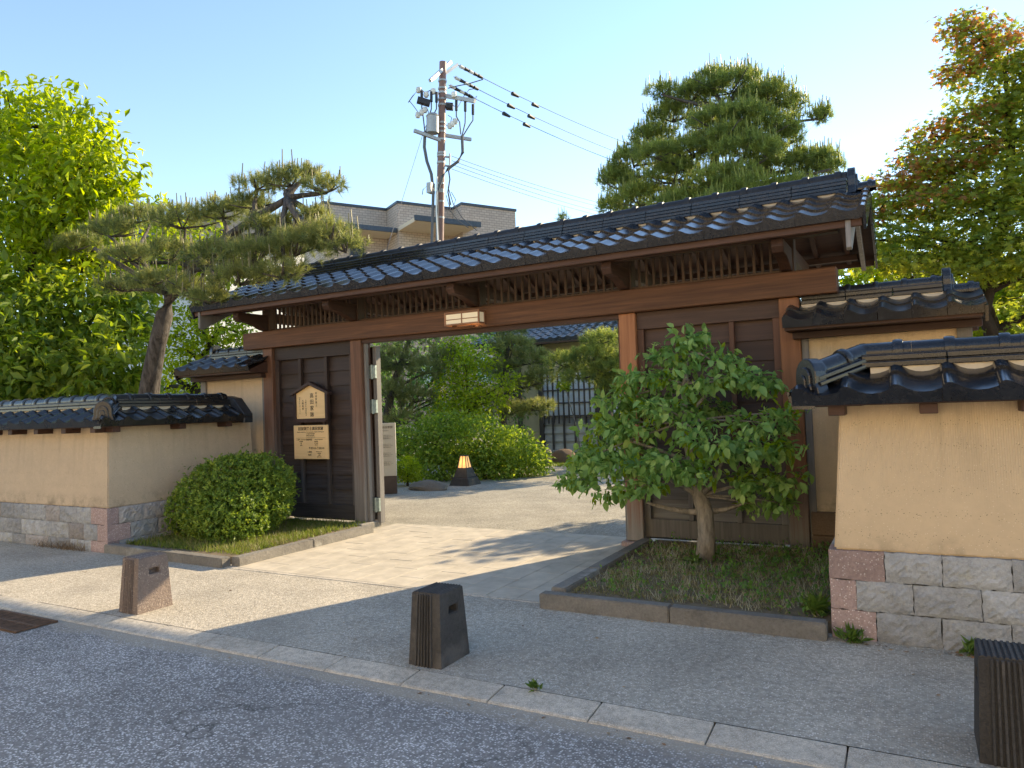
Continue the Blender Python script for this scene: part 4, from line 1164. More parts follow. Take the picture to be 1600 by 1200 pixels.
def slab(a0, a1, bq0, bq1, z0, z1, name, m):
    c = pt((a0+a1)/2, (bq0+bq1)/2, (z0+z1)/2)
    return MB().obox(c, Av, Bv, (0,0,1), abs(a1-a0)/2, abs(bq1-bq0)/2, (z1-z0)/2).build(name, m, ap)
zc = zt2-1.55
slab(.0, LM+.3, .01, b1+1.2, zc, zc+.22, 'canopy', M_SOFF)
slab(-.05, LM+.5, b1+1.2, b1+1.32, zc+.02, zc+.30, 'gutter', M_FLASH)
slab(-LL, -.05, b0+.01, b0+1.5, zc-.1, zc+.12, 'canopy', M_SOFF)
slab(-LL, -.05, b0+1.5, b0+1.6, zc-.08, zc+.18, 'gutter', M_FLASH)
M_WFR = plain('aluminium', c3(.42,.42,.42), .4, .1, 5, 0, metal=.6)
M_PANE = plain('pale_window_glass', c3(.42,.55,.55), .12, .1, 2, 0)
def win(a0, a1, bq, z0, z1, mp=M_PANE, bars=0):
    f = slab(a0, a1, bq+.002, bq+.06, z0, z1, 'window', M_WFR)
    c = pt((a0+a1)/2, bq+.07, (z0+z1)/2)
    n = 2
    for i in range(n):
        u0 = a0+.05+(a1-a0-.1)*i/n; u1 = a0+.05+(a1-a0-.1)*(i+1)/n-.04
        MB().obox(pt((u0+u1)/2, bq+.068, (z0+z1)/2), Av, Bv, (0,0,1), (u1-u0)/2, .006, (z1-z0)/2-.05).build('pane', mp if i == 0 else M_FLASH, f)
    for i in range(bars):
        u = a0 + (a1-a0)*(i+.5)/bars
        MB().obox(pt(u, bq+.16, (z0+z1)/2), Av, Bv, (0,0,1), .03, .02, (z1-z0)/2+.1).build('window_bar', M_FLASH, f)
wz1 = zt2-2.55
win(LM*.30, LM*.78, 0, wz1-1.5, wz1)
win(-LL*.62, -LL*.40, b0, wz1-1.6, wz1+.5, M_FLASH, 9)
win(LM+.6, LM+2.0, b1, wz1-1.3, wz1+.15, M_FLASH)
win(LM+3.2, LM+4.6, b1, wz1-1.3, wz1+.15, M_FLASH)
for k in range(1, 4):
    for a0, a1, bq in ((LM*.3, LM*.78, 0), (LM+.6, LM+2, b1), (-LL*.62, -LL*.4, b0)):
        if wz1-3*k-1.5 > 0: win(a0, a1, bq, wz1-3*k-1.5, wz1-3*k)

# ------------------------------------------------------------------ utility pole and wires
M_POLE = plain('brown_steel_pole', c3(.20,.115,.095), .55, .2, 3, .1, stretch=(1,1,.2))
M_GALV = plain('galvanised_steel', c3(.42,.42,.41), .5, .15, 8, .05, metal=.4)
M_PORC = plain('white_porcelain', c3(.68,.67,.63), .3, .06, 4, 0)
M_RUB = plain('black_rubber', c3(.025,.024,.026), .5, .1, 4, 0)
M_WIRE = plain('grey_cable', c3(.10,.10,.105), .6, .1, 4, 0)
UD = 28.0
def up(u, v, dd=0.0): return atd(u, v, UD+dd)
ptop, pbot = up(692, 97), up(687, 375)
dirp = (pbot-ptop).normalized(); pg = ptop + dirp*((ptop.z+.1)/-dirp.z)
pole = empty('utility_pole', (pg.x, pg.y, 0), 'brown steel utility pole with crossarms, transformer gear and cables behind the gate roof', 'pole')
MB().tube([pg, ptop], [.19, .135], 14).build('pole', M_POLE, pole, smooth=True)
def px(name, m, pts, r, n=6, dd=0.0, dds=None):
    P = [up(u, v, (dds[i] if dds else dd)) for i, (u, v) in enumerate(pts)]
    return MB().tube(P, r, n).build(name, m, pole, smooth=True)
def ln2(name, m, a, c, w=.1, h=.1, da=-.2, dc=-.2):
    return MB().bar(up(*a, da), up(*c, dc), w, h).build(name, m, pole)
ln2('crossarm', M_GALV, (672, 126), (704, 97), .11, .11, -.9, .5)
ln2('crossarm', M_GALV, (690, 119), (715, 101), .11, .11, .3, .9)
ln2('crossarm', M_GALV, (697, 150), (742, 158), .14, .14, 0, -.6)
ln2('crossarm', M_GALV, (647, 204), (688, 219), .10, .12, -.7, -.1)
ln2('crossarm', M_GALV, (692, 211), (736, 218), .10, .12, .1, .7)
for v in (128, 140, 147, 157, 166, 194, 201, 208, 220, 241, 245, 256, 289, 299, 302, 317, 342):
    q = ptop + (pbot-ptop)*((v-97)/278)
    MB().tube([q, q+Vector((0,0,.07))], .165, 12).build('clamp_band', M_GALV, pole, smooth=True)
# transformer, fuse cut-outs and switch gear on the west side
MB().tube([up(676, 208, -.3), up(676, 182, -.3)], .24, 14).build('transformer', M_GALV, pole, smooth=True)
MB().tube([up(676, 182, -.3), up(676, 178, -.3)], [.26, .18], 14).build('transformer_lid', M_GALV, pole, smooth=True)
ln2('switch_box', M_RUB, (652, 156), (672, 162), .24, .2, -.4, -.3)
ln2('switch_box', M_RUB, (697, 166), (708, 167), .3, .2, .1, .1)
for u, v in ((654, 137), (666, 144), (677, 139), (653, 176), (659, 172), (664, 168), (707, 190), (711, 186), (703, 193), (709, 144)):
    MB().tube([up(u, v, -.3), up(u, v+5, -.3), up(u, v+8, -.3)], [.09, .11, .07], 10).build('insulator', M_PORC, pole, smooth=True)
for u, v in ((659, 142), (674, 143), (682, 144), (713, 157), (727, 158), (739, 163)):
    px('cable_head', M_RUB, [(u, v), (u, v+16)], .055, 8, -.35)
for a, c, r in (((659, 158), (664, 208), .025), ((674, 160), (665, 208), .025), ((682, 160), (666, 209), .025),
                ((713, 172), (720, 210), .025), ((727, 173), (722, 212), .025), ((739, 178), (723, 213), .025)):
    mid = (a[0]*.55+c[0]*.45+(2 if a[0] > 690 else 0), (a[1]+c[1])/2)
    px('jumper_cable', M_WIRE, [a, (a[0], a[1]+10), mid, c], r, 5, -.3)
px('riser_cable', M_WIRE, [(664, 206), (663, 230), (667, 252), (674, 272), (677, 300), (676, 345), (675, 380)], .06, 8, -.35)
px('riser_cable', M_WIRE, [(722, 212), (723, 238), (716, 252), (700, 264), (691, 276), (683, 300), (683, 340), (684, 380)], .06, 8, -.35)
px('conduit', M_PORC, [(683, 276), (682, 330), (684, 380)], .03, 6, -.4)
for pts, r in (([(654,140),(645,150),(638,160)], .02), ([(656,138),(664,145),(677,139),(684,150)], .02), ([(640,158),(648,168),(655,178)], .015),
               ([(668,170),(672,185),(664,200)], .014), ([(700,180),(706,184),(703,194),(696,197)], .014), ([(742,158),(745,150),(741,153)], .012),
               ([(697,160),(715,168),(725,150),(733,140),(745,138)], .016), ([(700,138),(716,134),(732,131),(755,124)], .02),
               ([(700,300),(704,330),(716,345),(732,356)], .018), ([(700,292),(708,318),(722,340),(745,360)], .018), ([(697,305),(702,322),(696,330)], .014), ([(705,300),(712,312),(706,330),(698,328)], .014),
               ([(668,290),(661,296),(660,304)], .016), ([(700,260),(703,280),(700,300),(704,320)], .03)):
    px('loose_cable', M_WIRE, pts, r, 5, -.3)
MB().bar(up(673, 302, -.35), up(673, 286, -.35), .28, .2, up=(1,0,0)).build('terminal_box', M_GALV, pole)
ln2('bracket', M_GALV, (684, 243), (704, 246), .06, .06, -.1, .1)
ln2('bracket', M_GALV, (684, 257), (703, 260), .06, .06, -.1, .1)
ln2('bracket', M_GALV, (703, 240), (703, 266), .05, .05, 0, 0)
# line wires run away along the next street
WD = Vector((.237, .972, 0)).normalized()
def line_wire(a, c, label, dz, r=.014, ins=True):
    """starts at photo point a on the pole arm, passes photo point c further along"""
    p = up(*a, .2)
    N = Vector((WD.y, -WD.x, 0)); q = hit(c[0], c[1], p, N)
    L = (q-p).dot(WD); far = 1.0
    pts = []
    for i in range(15):
        t = i/14*1.6; s = p + (q-p)*t; s.z -= dz*4*(t/1.6)*(1-t/1.6) - dz*4*(1/1.6)*(1-1/1.6)*t
        pts.append(s)
    w = empty('overhead_wire', p, label, 'wire', 'overhead wires from the utility pole')
    MB().tube(pts, r, 5).build('cable', M_WIRE, w, smooth=True)
    def alongp(t): return pts[0] + (pts[-1]-pts[0])*t
    if ins:
        d = (pts[1]-pts[0]).normalized()
        for k, m in ((.10, M_PORC), (.35, M_RUB), (.6, M_PORC), (.85, M_RUB), (1.1, M_RUB)):
            MB().tube([p+d*k, p+d*(k+.22)], [.075, .055], 8).build('strain_insulator', m, w, smooth=True)
        for k in (3.1, 4.4):
            MB().tube([p+d*k, p+d*(k+.4)], [.09, .05], 6).build('spacer', M_RUB, w)
line_wire((716, 102), (957, 215), 'thin topmost wire running from the upper pole crossarm to the pine', .3)
line_wire((709, 120), (949, 232), 'thin middle wire running from the upper pole crossarm to the pine', .3)
line_wire((701, 133), (943, 245), 'thin wire leaving the pole just under its crossarms to the pine', .3)
for i, (v0, v1) in enumerate(((244, 316), (251, 322), (257, 330), (264, 336))):
    line_wire((706, v0), (934, v1), ('uppermost', 'second highest', 'second lowest', 'lowest')[i] + ' of the four thin cables leaving the pole below its lower crossarms', .25, .011, False)
gw = empty('guy_wire', up(660, 214), 'pale guy wire slanting down from the pole crossarm', 'wire')
gq = up(598, 410, -6)
MB().tube([up(660, 212, -.5), gq, gq + (gq-up(660, 212, -.5))*.6], .009, 5).build('cable', M_WIRE, gw)

# ------------------------------------------------------------------ unseen houses added behind the viewpoint to bounce warm light onto the gate
def bounce_townhouse(x0, x1, h, col, label):
    th = empty('bounce_townhouse', ((x0+x1)/2, -15, 0), label, 'house', 'unseen townhouses added across the street for bounce light')
    m = plain('bounce_plaster', col, .9, .1, 2, .1)
    MB().box(x0, x1, -20, -12.75, -.05, h).build('wall', m, th)
    MB().prism([(x0-.3, -12.2, h), (x0-.3, -12.2, h+.12), (x0-.3, -16.7, h+1.9), (x0-.3, -20.6, h+.12), (x0-.3, -20.6, h)], (x1-x0+.6, 0, 0)).build('roof', M_TILE_M, th)
    n = int((x1-x0)/2.4)
    for k in range(n):
        xx = x0+.6+k*2.4
        for z0, z1 in ((.9, 2.1), (3.4, 4.5)):
            f = MB().box(xx, xx+1.3, -12.75, -12.68, z0, z1).build('window', M_HW, th)
            MB().box(xx+.06, xx+1.24, -12.68, -12.665, z0+.06, z1-.06).build('pane', M_FLASH, f)
    MB().box(x1-1.0, x1-.2, -12.75, -12.69, 0, 2.1).build('door', M_HW, th)
bounce_townhouse(-16, -4.2, 6.0, c3(.78,.69,.54), 'unseen cream plastered house with dark framed windows, added across the street for bounce light')
bounce_townhouse(-4, 6, 6.2, c3(.78,.66,.48), 'unseen tan plastered house added across the street to bounce light onto the gate')
bounce_townhouse(6.2, 18, 6.0, c3(.80,.72,.58), 'unseen pale plastered house added across the street to bounce light onto the pink-cornered wall')

# ------------------------------------------------------------------ vegetation
NR = np.random.default_rng(11)
def unit(a): return a/np.maximum(np.linalg.norm(a, axis=-1, keepdims=True), 1e-9)
def leaf_geo(P, D, N, L, W, fold=.12, droop=.08):
    S = unit(np.cross(D, N)); N = np.cross(S, D); L = L[:, None]; W = W[:, None]
    v0 = P; v1 = P + D*L*.45 + S*W*.5 + N*L*fold; v2 = P + D*L - N*L*droop; v3 = P + D*L*.45 - S*W*.5 + N*L*fold
    V = np.stack([v0, v1, v2, v3], 1).reshape(-1, 3); n = len(P); i = np.arange(n)*4
    F = np.concatenate([np.stack([i, i+1, i+2], 1), np.stack([i, i+2, i+3], 1)])
    return V, F
def leaf6(P, D, N, L, W, fold=.10, droop=.12):          # broader leaf, four faces, for close plants
    S = unit(np.cross(D, N)); N = np.cross(S, D); L = L[:, None]; W = W[:, None]
    vs = [P, P+D*L*.3+S*W*.46+N*L*fold, P+D*L*.68+S*W*.36+N*L*(fold-droop*.5), P+D*L-N*L*droop, P+D*L*.68-S*W*.36+N*L*(fold-droop*.5), P+D*L*.3-S*W*.46+N*L*fold]
    m = P+D*L*.5 - N*L*.01
    V = np.stack(vs+[m], 1).reshape(-1, 3); n = len(P); i = np.arange(n)*7
    tri = [(0,1,6),(1,2,6),(2,3,6),(3,4,6),(4,5,6),(5,0,6)]
    F = np.concatenate([np.stack([i+a, i+b_, i+c_], 1) for a, b_, c_ in tri])
    return V, F
def maple_geo(P, D, N, L, lobes=5):
    S = unit(np.cross(D, N)); N = np.cross(S, D)
    Vs = []; Fs = []; n = len(P); k = 0
    for a in np.linspace(-1.25, 1.25, lobes):
        l = (L*(1-.28*abs(a)/1.25))[:, None]
        d = D*math.cos(a) + S*math.sin(a) - N*.12
        s = np.cross(d, N)
        v = np.stack([P, P+d*l*.45+s*l*.15, P+d*l, P+d*l*.45-s*l*.15], 1).reshape(-1, 3)
        i = np.arange(n)*4 + k; k += n*4
        Vs.append(v); Fs.append(np.stack([i, i+1, i+2, i+3], 1))
    return np.concatenate(Vs), np.concatenate(Fs)
def sample_twigs(clumps, n, shell=.5, jitter=.12, up=0.0):
    """clumps: (centre, (rx, ry, rz)). returns twig points, outward directions, clump index"""
    C = np.array([list(c) for c, r in clumps]); Rr = np.array([r for c, r in clumps], dtype=float)
    wgt = (Rr[:,0]*Rr[:,1]*Rr[:,2])**(2/3); wgt /= wgt.sum()
    idx = NR.choice(len(clumps), n, p=wgt)
    d = unit(NR.normal(size=(n, 3)) + np.array([0, 0, up]))
    rad = (shell + (1-shell)*NR.random(n)**.6)[:, None]
    P = C[idx] + d*Rr[idx]*rad + NR.normal(size=(n, 3)).clip(-1.4, 1.4)*Rr[idx]*jitter
    out = unit(d/Rr[idx])
    return P, out, idx
def leaves_on(P, out, per, spread, L, W, droop=.25, rnd_dir=.8, outw=.7, geo='4', upn=.8, lvar=.3, outn=.35, flat=1.0):
    n = len(P)*per
    B_ = np.repeat(P, per, 0) + NR.normal(size=(n, 3)).clip(-1.7, 1.7)*spread*np.array([1, 1, flat])
    O_2 = np.repeat(out, per, 0)
    D = unit(O_2*outw + NR.normal(size=(n, 3))*rnd_dir + np.array([0, 0, -droop]))
    Nn = unit(np.array([0, 0, upn]) + O_2*outn + NR.normal(size=(n, 3))*.5)
    l = L*(1 + NR.normal(size=n)*lvar).clip(.45, 1.7)
    t = np.repeat(NR.normal(.5, .16, len(P)), per) + NR.normal(0, .12, n)
    if geo == '4': V, F = leaf_geo(B_, D, Nn, l, l*W)
    elif geo == '6': V, F = leaf6(B_, D, Nn, l, l*W)
    else: V, F = maple_geo(B_, D, Nn, l)
    tint = np.tile(t, len(F)//n).clip(0, 1)
    return V, F, tint
def bez(p, q, sag=0.0, side=0.0, n=7):
    p, q = Vector(p), Vector(q); d = q-p; s = Vector((-d.y, d.x, 0))
    if s.length: s.normalize()
    return [p + d*(i/(n-1)) + Vector((0,0,1))*sag*math.sin(math.pi*i/(n-1)) + s*side*math.sin(math.pi*i/(n-1)*1.3) for i in range(n)]
def limb(b, p, q, r0, r1, sag=0.0, side=0.0, n=7, k=7, wob=.06):
    b.tube(bez(p, q, sag, side, n), [r0 + (r1-r0)*i/(n-1) for i in range(n)], k, wob=wob)
M_BARK = stone('grey_bark', c3(.115,.095,.075), .4)
M_BARK_D = stone('dark_bark', c3(.045,.036,.028), .4)
def barkmat(name, lo, hi):
    t = NT(name); v = t.coords((9, 9, 2.2)); n1 = t.noise(v, 1.6, 7, .7, dist=.8); n2 = t.noise(t.coords((40, 40, 14)), 1, 4, .6)
    c = t.ramp(n1, [(.32, lo), (.5, tuple((a+b_)/2 for a, b_ in zip(lo, hi))), (.7, hi)])
    t.bump(t.math('ADD', n1, t.math('MULTIPLY', n2, .4)), .9, .03)
    return t.fin(c, .95, .15)
M_PBARK = barkmat('pine_bark', c3(.032,.028,.025), c3(.16,.142,.125))
M_TBARK = barkmat('planter_tree_bark', c3(.15,.13,.105), c3(.42,.375,.31))
def crown_tree(name, label, cat, base, trunk_pts, trunk_r, clumps, ntw, per, spread, L, W, fol, bark, droop=.25, geo='4', group=None, shell=.45, twigs=.12, limb_r=.03, part='crown', origin=None, outw=.7, rnd_dir=.8, upn=.8, jitter=.12, k=8, flat=1.0):
    t = empty(name, base, label, cat, group)
    b = MB(); b.tube(trunk_pts, trunk_r, k+2, wob=.05)
    tops = [Vector(p) for p in trunk_pts]
    cl = [(Vector(c), r) for c, r in clumps]
    for c, r in cl:
        j = min(range(len(tops)), key=lambda i: (tops[i]-c).length + (2.0 if tops[i].z > c.z+.2 else 0) + (.6 if i == 0 else 0))
        limb(b, tops[j], c, min(trunk_r[j]*.6, limb_r*2.2) if isinstance(trunk_r, list) else limb_r, limb_r*.35, .05*(c-tops[j]).length, rnd.uniform(-.1, .1)*(c-tops[j]).length, k=6)
    P, out, idx = sample_twigs(cl, ntw, shell, jitter)
    for i in NR.choice(ntw, int(ntw*twigs), replace=False):
        c = cl[idx[i]][0]; q = Vector(P[i]); b.tube([c*.6+q*.4, (c+q)/2*.4+q*.6+Vector((0,0,.03)), q], [limb_r*.25, limb_r*.2, limb_r*.12], 4, wob=0)
    b.build('trunk', bark, t, smooth='all')
    V, F, tint = leaves_on(P, out, per, spread, L, W, droop, geo=geo, outw=outw, rnd_dir=rnd_dir, upn=upn, flat=flat)
    link(bpy.data.objects.new(part, npmesh(part, V, F, fol, tint)), t)
    return t

F_YG = foliage('bright_spring_leaf', c3(.10,.16,.016), c3(.24,.33,.024), c3(.44,.48,.05), .58)
F_MID = foliage('mid_green_leaf', c3(0.053,0.133,0.034), c3(0.120,0.240,0.053), c3(0.216,0.360,0.072), .4)
F_LOW = foliage('shaded_green_leaf', c3(.065,.12,.018), c3(.16,.235,.03), c3(.34,.39,.05), .5)  # lower crown of the broadleaf tree: deeper green, with its shade put into the colour
F_SHRUB = foliage('shrub_leaf', c3(.09,.165,.03), c3(.20,.30,.045), c3(.42,.48,.08), .48)
F_BUSH = foliage('clipped_shrub_leaf', c3(.07,.13,.022), c3(.19,.29,.045), c3(.44,.52,.08), .3)
F_PTREE = foliage('planter_tree_leaf', c3(.085,.18,.05), c3(.20,.35,.095), c3(.38,.50,.15), .35)
F_MAPLE = foliage('maple_leaf', c3(.09,.15,.03), c3(.20,.265,.045), c3(.42,.42,.06), .55)
F_MAPLER = foliage('red_tinged_maple_leaf', c3(0.138,0.138,0.029), c3(0.322,0.161,0.057), c3(0.483,0.276,0.092), .55)
F_PINE = foliage('pine_needle', c3(.085,.115,.04), c3(.19,.225,.07), c3(.38,.38,.13), .38, spec=.3)
F_PINEB = foliage('red_pine_needle', c3(.07,.105,.04), c3(.20,.26,.065), c3(.42,.45,.11), .42, spec=.3)
F_CANDLE = foliage('pine_candle', c3(.13,.13,.05), c3(.20,.185,.085), c3(.28,.25,.13), .1)
F_CANDLEB = foliage('green_pine_candle', c3(.15,.20,.035), c3(.26,.29,.05), c3(.36,.36,.09), .3)

def pine_geo(pads, ntuft, needles, L, W, candle=.16, cfrac=.5, flat=.5, up=.55, jitter=.10, cr=.011, bias=.5):
    P, out, idx = sample_twigs(pads, ntuft, .35, jitter, up=bias)
    ax = unit(out*.6 + np.array([0, 0, up]) + NR.normal(size=out.shape)*.3)
    n = ntuft*needles
    A_ = np.repeat(ax, needles, 0)
    D = unit(A_*.75 + NR.normal(size=(n, 3))*.62)
    base = np.repeat(P, needles, 0) - A_*(NR.random(n)[:, None]*L*.7)
    l = (L*(.75 + .45*NR.random(n)))[:, None]
    S = unit(np.cross(D, NR.normal(size=(n, 3))))*(W/2)
    V = np.stack([base-S, base+S, base+D*l], 1).reshape(-1, 3); i = np.arange(n)*3
    F = np.stack([i, i+1, i+2], 1)
    Cz = np.array([c[2] for c, r in pads])[idx]; Rz = np.array([r[2] for c, r in pads])[idx]
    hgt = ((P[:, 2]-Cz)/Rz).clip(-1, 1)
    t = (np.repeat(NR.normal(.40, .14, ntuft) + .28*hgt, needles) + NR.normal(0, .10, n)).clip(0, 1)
    # upright spring candles on the upper tufts
    C = np.array([list(c) for c, r in pads])[idx]; sel = np.where((P[:, 2] > C[:, 2]) & (NR.random(ntuft) < cfrac))[0]
    cb = P[sel]; m = len(sel); h = (candle*(.4 + .9*NR.random(m)**1.5))[:, None]
    cd = unit(np.array([0, 0, 1.0]) + NR.normal(size=(m, 3))*.08); r = cr
    e1 = unit(np.cross(cd, NR.normal(size=(m, 3)))); e2 = np.cross(cd, e1)
    vs = [cb + (e1*math.cos(a) + e2*math.sin(a))*r for a in (0, 2.1, 4.2)] + [cb + cd*h + (e1*math.cos(a) + e2*math.sin(a))*r*.7 for a in (0, 2.1, 4.2)]
    CV = np.stack(vs, 1).reshape(-1, 3); j = np.arange(m)*6
    CF = np.concatenate([np.stack([j+a, j+(a+1) % 3, j+(a+1) % 3+3, j+a+3], 1) for a in range(3)])
    return V, F, t, CV, CF, np.tile(NR.random(m), 3)
def pine(name, label, base, trunk, tr, pads, ntuft, needles, L, W, fol, can, group=None, candle=.16, cfrac=.5, bark=None, limb_r=.05, attach=None, twigs=.5, cr=.011, bias=.5):
    t = empty(name, base, label, 'tree', group)
    b = MB()
    # resample the trunk smoothly
    b.tube(trunk, tr, 14, wob=.07)
    tops = [Vector(p) for p in trunk]
    for i, (c, r) in enumerate(pads):
        c = Vector(c)
        j = (attach[i] if attach else min(range(len(tops)//2, len(tops)), key=lambda k: (tops[k]-c).length + (1.5 if tops[k].z > c.z+.1 else 0)))
        limb(b, tops[j], c - Vector((0,0,r[2]*.5)), limb_r*1.3, limb_r*.5, rnd.uniform(-.02, .08)*(c-tops[j]).length, rnd.uniform(-.12, .12)*(c-tops[j]).length, n=8, k=7, wob=.12)
        for _ in range(int(10*twigs*max(1, r[0]*r[1]*3))):
            q = c + Vector((rnd.uniform(-1,1)*r[0]*.85, rnd.uniform(-1,1)*r[1]*.85, rnd.uniform(-.3,.5)*r[2]))
            b.tube([c - Vector((0,0,r[2]*.5)), (c+q)/2 - Vector((0,0,r[2]*.35)), q], [limb_r*.45, limb_r*.35, limb_r*.15], 5, wob=.1)
    b.build('trunk', bark or M_PBARK, t, smooth='all')
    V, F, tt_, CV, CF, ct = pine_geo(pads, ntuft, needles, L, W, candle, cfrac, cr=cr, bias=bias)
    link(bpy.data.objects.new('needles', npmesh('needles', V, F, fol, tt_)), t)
    link(bpy.data.objects.new('candles', npmesh('candles', CV, CF, can, ct)), t)['kind'] = 'stuff'
    return t
def pads_at(lst, y=0.0):
    """(u, v, y, rx, ry, rz)"""
    return [(at(u, v, yy), (rx, ry, rz)) for u, v, yy, rx, ry, rz in lst]

# --- leaning black pine behind the left wall
py = -.25
tp = [at(226, 720, .1), at(229, 640, .05), at(236, 590, 0), at(246, 540, 0), at(258, 490, 0), at(266, 460, 0), at(300, 420, -.1), at(350, 375, -.2), at(400, 340, -.2), at(450, 310, -.2)]
tp[0].z = 0.0
pads = pads_at([(118,382,.6,.80,.5,.28),(175,360,.2,.75,.55,.30),(215,340,.5,.70,.5,.26),(285,345,-.1,.75,.55,.34),(350,330,.1,.55,.5,.30),
                (205,400,-.2,.80,.5,.26),(268,395,-.3,.5,.5,.30),(240,438,-.6,.80,.55,.22),(190,448,-.3,.55,.5,.20),(300,450,-.6,.45,.45,.22),
                (340,400,-.5,.75,.55,.34),(400,400,-.6,.75,.55,.34),(460,385,-.5,.70,.55,.36),(515,372,-.4,.55,.5,.32),(430,355,-.1,.60,.5,.30),(490,345,-.1,.45,.45,.24),
                (375,435,-.7,.65,.5,.26),(330,465,-.8,.45,.45,.2),(440,425,-.7,.5,.45,.22),
                (400,290,0,.50,.45,.20),(455,282,0,.60,.5,.24),(510,292,0,.45,.4,.22),(480,268,.1,.35,.35,.14),(395,318,0,.45,.4,.2),(540,385,-.5,.35,.35,.2)])
pine('black_pine', 'leaning black pine with grey trunk and flat needle pads behind the old tan wall', tp[0], tp, [.19,.175,.15,.14,.13,.125,.09,.07,.06,.045], [(c, (r[0]*.86, r[1]*.9, r[2]*.72)) for c, r in pads], 2900, 36, .115, .0065, F_PINE, F_CANDLE, candle=.20, cfrac=.22, limb_r=.04, bias=.9)

# --- bright broadleaf tree behind the left wall
cl = [(at(u, v, y), (rx, rx*.9, rz)) for u, v, y, rx, rz in ((20,200,.8,1.2,1.0),(90,220,1.0,1.2,1.0),(140,260,1.0,.9,.9),(40,290,.6,1.5,1.1),(120,320,1.0,1.2,1.0),(165,315,1.4,.7,.8),
      (-80,220,.8,1.6,1.4),(-90,380,.6,1.7,1.5),(20,400,.4,1.4,1.1),(110,400,1.4,1.2,1.0),(40,500,.2,1.4,1.1),(130,500,.8,1.1,1.0),(185,560,.6,.7,.8),(60,580,.0,1.3,1.0),(-40,580,0,1.5,1.2),(150,600,.4,.9,.6),(10,620,-.4,1.0,.5),(205,480,1.6,.7,.7),(250,400,4,.9,.8),(320,400,4.2,.8,.7),(250,335,4.5,.5,.4),(215,430,3,.8,.8),(370,420,4.5,.7,.5))]
tb = at(60, 640, .8); tb.z = 0
crown_tree('broadleaf_tree', 'tall broadleaf tree with bright yellow-green drooping leaves behind the old tan wall', 'tree', tb,
           [tb, at(55, 560, .8), at(50, 430, .8), at(60, 300, .8), at(70, 200, .9)], [.24,.20,.16,.10,.05], [q for q in cl if q[0].z > 4.3], 2500, 8, .14, .19, .42, F_YG, M_BARK_D, droop=.65, shell=.42, limb_r=.05, outw=.55)
lt = bpy.data.objects['broadleaf_tree']
P, out, idx = sample_twigs([q for q in cl if q[0].z <= 4.3], 1500, .42, .12)
V, F, tint = leaves_on(P, out, 8, .14, .19, .44, .6, outw=.55)
link(bpy.data.objects.new('lower_crown', npmesh('lower_crown', V, F, F_LOW, tint)), lt)
# loose shoots on its top
# --- small tree with dark twisted branches behind the left wing wall
cl = [(at(u, v, y), (r, r, r*.7)) for u, v, y, r in ((300,520,3,.55),(340,510,3,.6),(370,520,3.2,.5),(310,560,3,.5),(290,490,3.2,.5),(355,545,3.4,.5),(270,540,3.5,.6),(330,595,3.6,.7),(275,590,4,.7),(240,620,4.5,.8))]
tb = at(300, 640, 3.2); tb.z = 0
crown_tree('garden_tree', 'small tree with dark twisted branches and yellow-green leaves behind the left wing wall', 'tree', tb,
           [tb, at(306, 610, 3.2), at(315, 570, 3.2), at(330, 535, 3.1), at(345, 510, 3.1)], [.14,.12,.10,.07,.03], cl, 900, 6, .10, .10, .55, F_YG, M_BARK_D, limb_r=.035, twigs=.2)

# --- garden trees and shrubs seen through the opening
pads = pads_at([(620,560,7.2,.75,.6,.35),(665,575,7.4,.7,.6,.3),(610,610,7,.8,.6,.32),(650,620,7.2,.6,.5,.28),(630,655,7,.6,.5,.25),(690,555,8,.6,.6,.3),(640,520,7.4,1.0,.7,.4),(580,570,7.2,.8,.6,.4)])
tb = at(600, 700, 7.4); tb.z = 0
pine('garden_pine', 'layered garden pine growing behind the information board inside the gate', tb, [tb, at(603, 660, 7.4), at(612, 610, 7.4), at(625, 570, 7.4), at(640, 530, 7.4)], [.13,.12,.10,.08,.05], pads, 900, 34, .15, .010, F_PINE, F_CANDLE, candle=.14, cfrac=.25, limb_r=.035)
pads = pads_at([(800,540,9,.7,.6,.3),(830,560,9,.6,.5,.3),(785,575,9.2,.6,.5,.3),(845,590,9,.5,.5,.3),(815,600,9,.6,.5,.25),(800,640,9,.6,.5,.25),(840,635,8.8,.55,.5,.22),(790,515,9.2,.8,.6,.3),(770,620,9.3,.5,.5,.25)])
tb = at(785, 690, 9.2); tb.z = 0
pine('garden_pine', 'slender garden pine with pale needle pads in front of the old house', tb, [tb, at(786, 655, 9.2), at(793, 615, 9.2), at(790, 575, 9.2), at(795, 530, 9.2)], [.12,.11,.09,.07,.04], pads, 900, 34, .15, .011, F_PINE, F_CANDLE, candle=.12, cfrac=.3, limb_r=.03)
pads = pads_at([(885,565,8.5,.6,.55,.28),(925,555,8.5,.6,.55,.28),(950,575,8.5,.55,.5,.25),(905,585,8.3,.55,.5,.22),(940,530,8.7,.6,.55,.22),(960,600,8.7,.6,.6,.3),(985,560,8.6,.7,.6,.35),(1000,600,8.8,.7,.6,.35)])
tb = at(950, 700, 8.8); tb.z = 0
pine('garden_pine', 'dark green spreading garden pine hiding the eaves of the old house', tb, [tb, at(952, 660, 8.8), at(948, 620, 8.8), at(940, 590, 8.7), at(935, 550, 8.6)], [.13,.12,.10,.08,.05], pads, 1000, 34, .15, .011, F_PINEB, F_CANDLEB, candle=.12, cfrac=.25, limb_r=.035)
cl = [(at(u, v, y), (r, r, r*.8)) for u, v, y, r in ((720,570,7.6,.45),(735,610,7.6,.5),(700,600,7.8,.45),(760,630,7.5,.5),(725,640,7.4,.55),(790,600,7.8,.35),(700,650,7.2,.5),(750,560,7.9,.4),(710,545,8,.4))]
tb = at(735, 735, 7.6); tb.z = 0
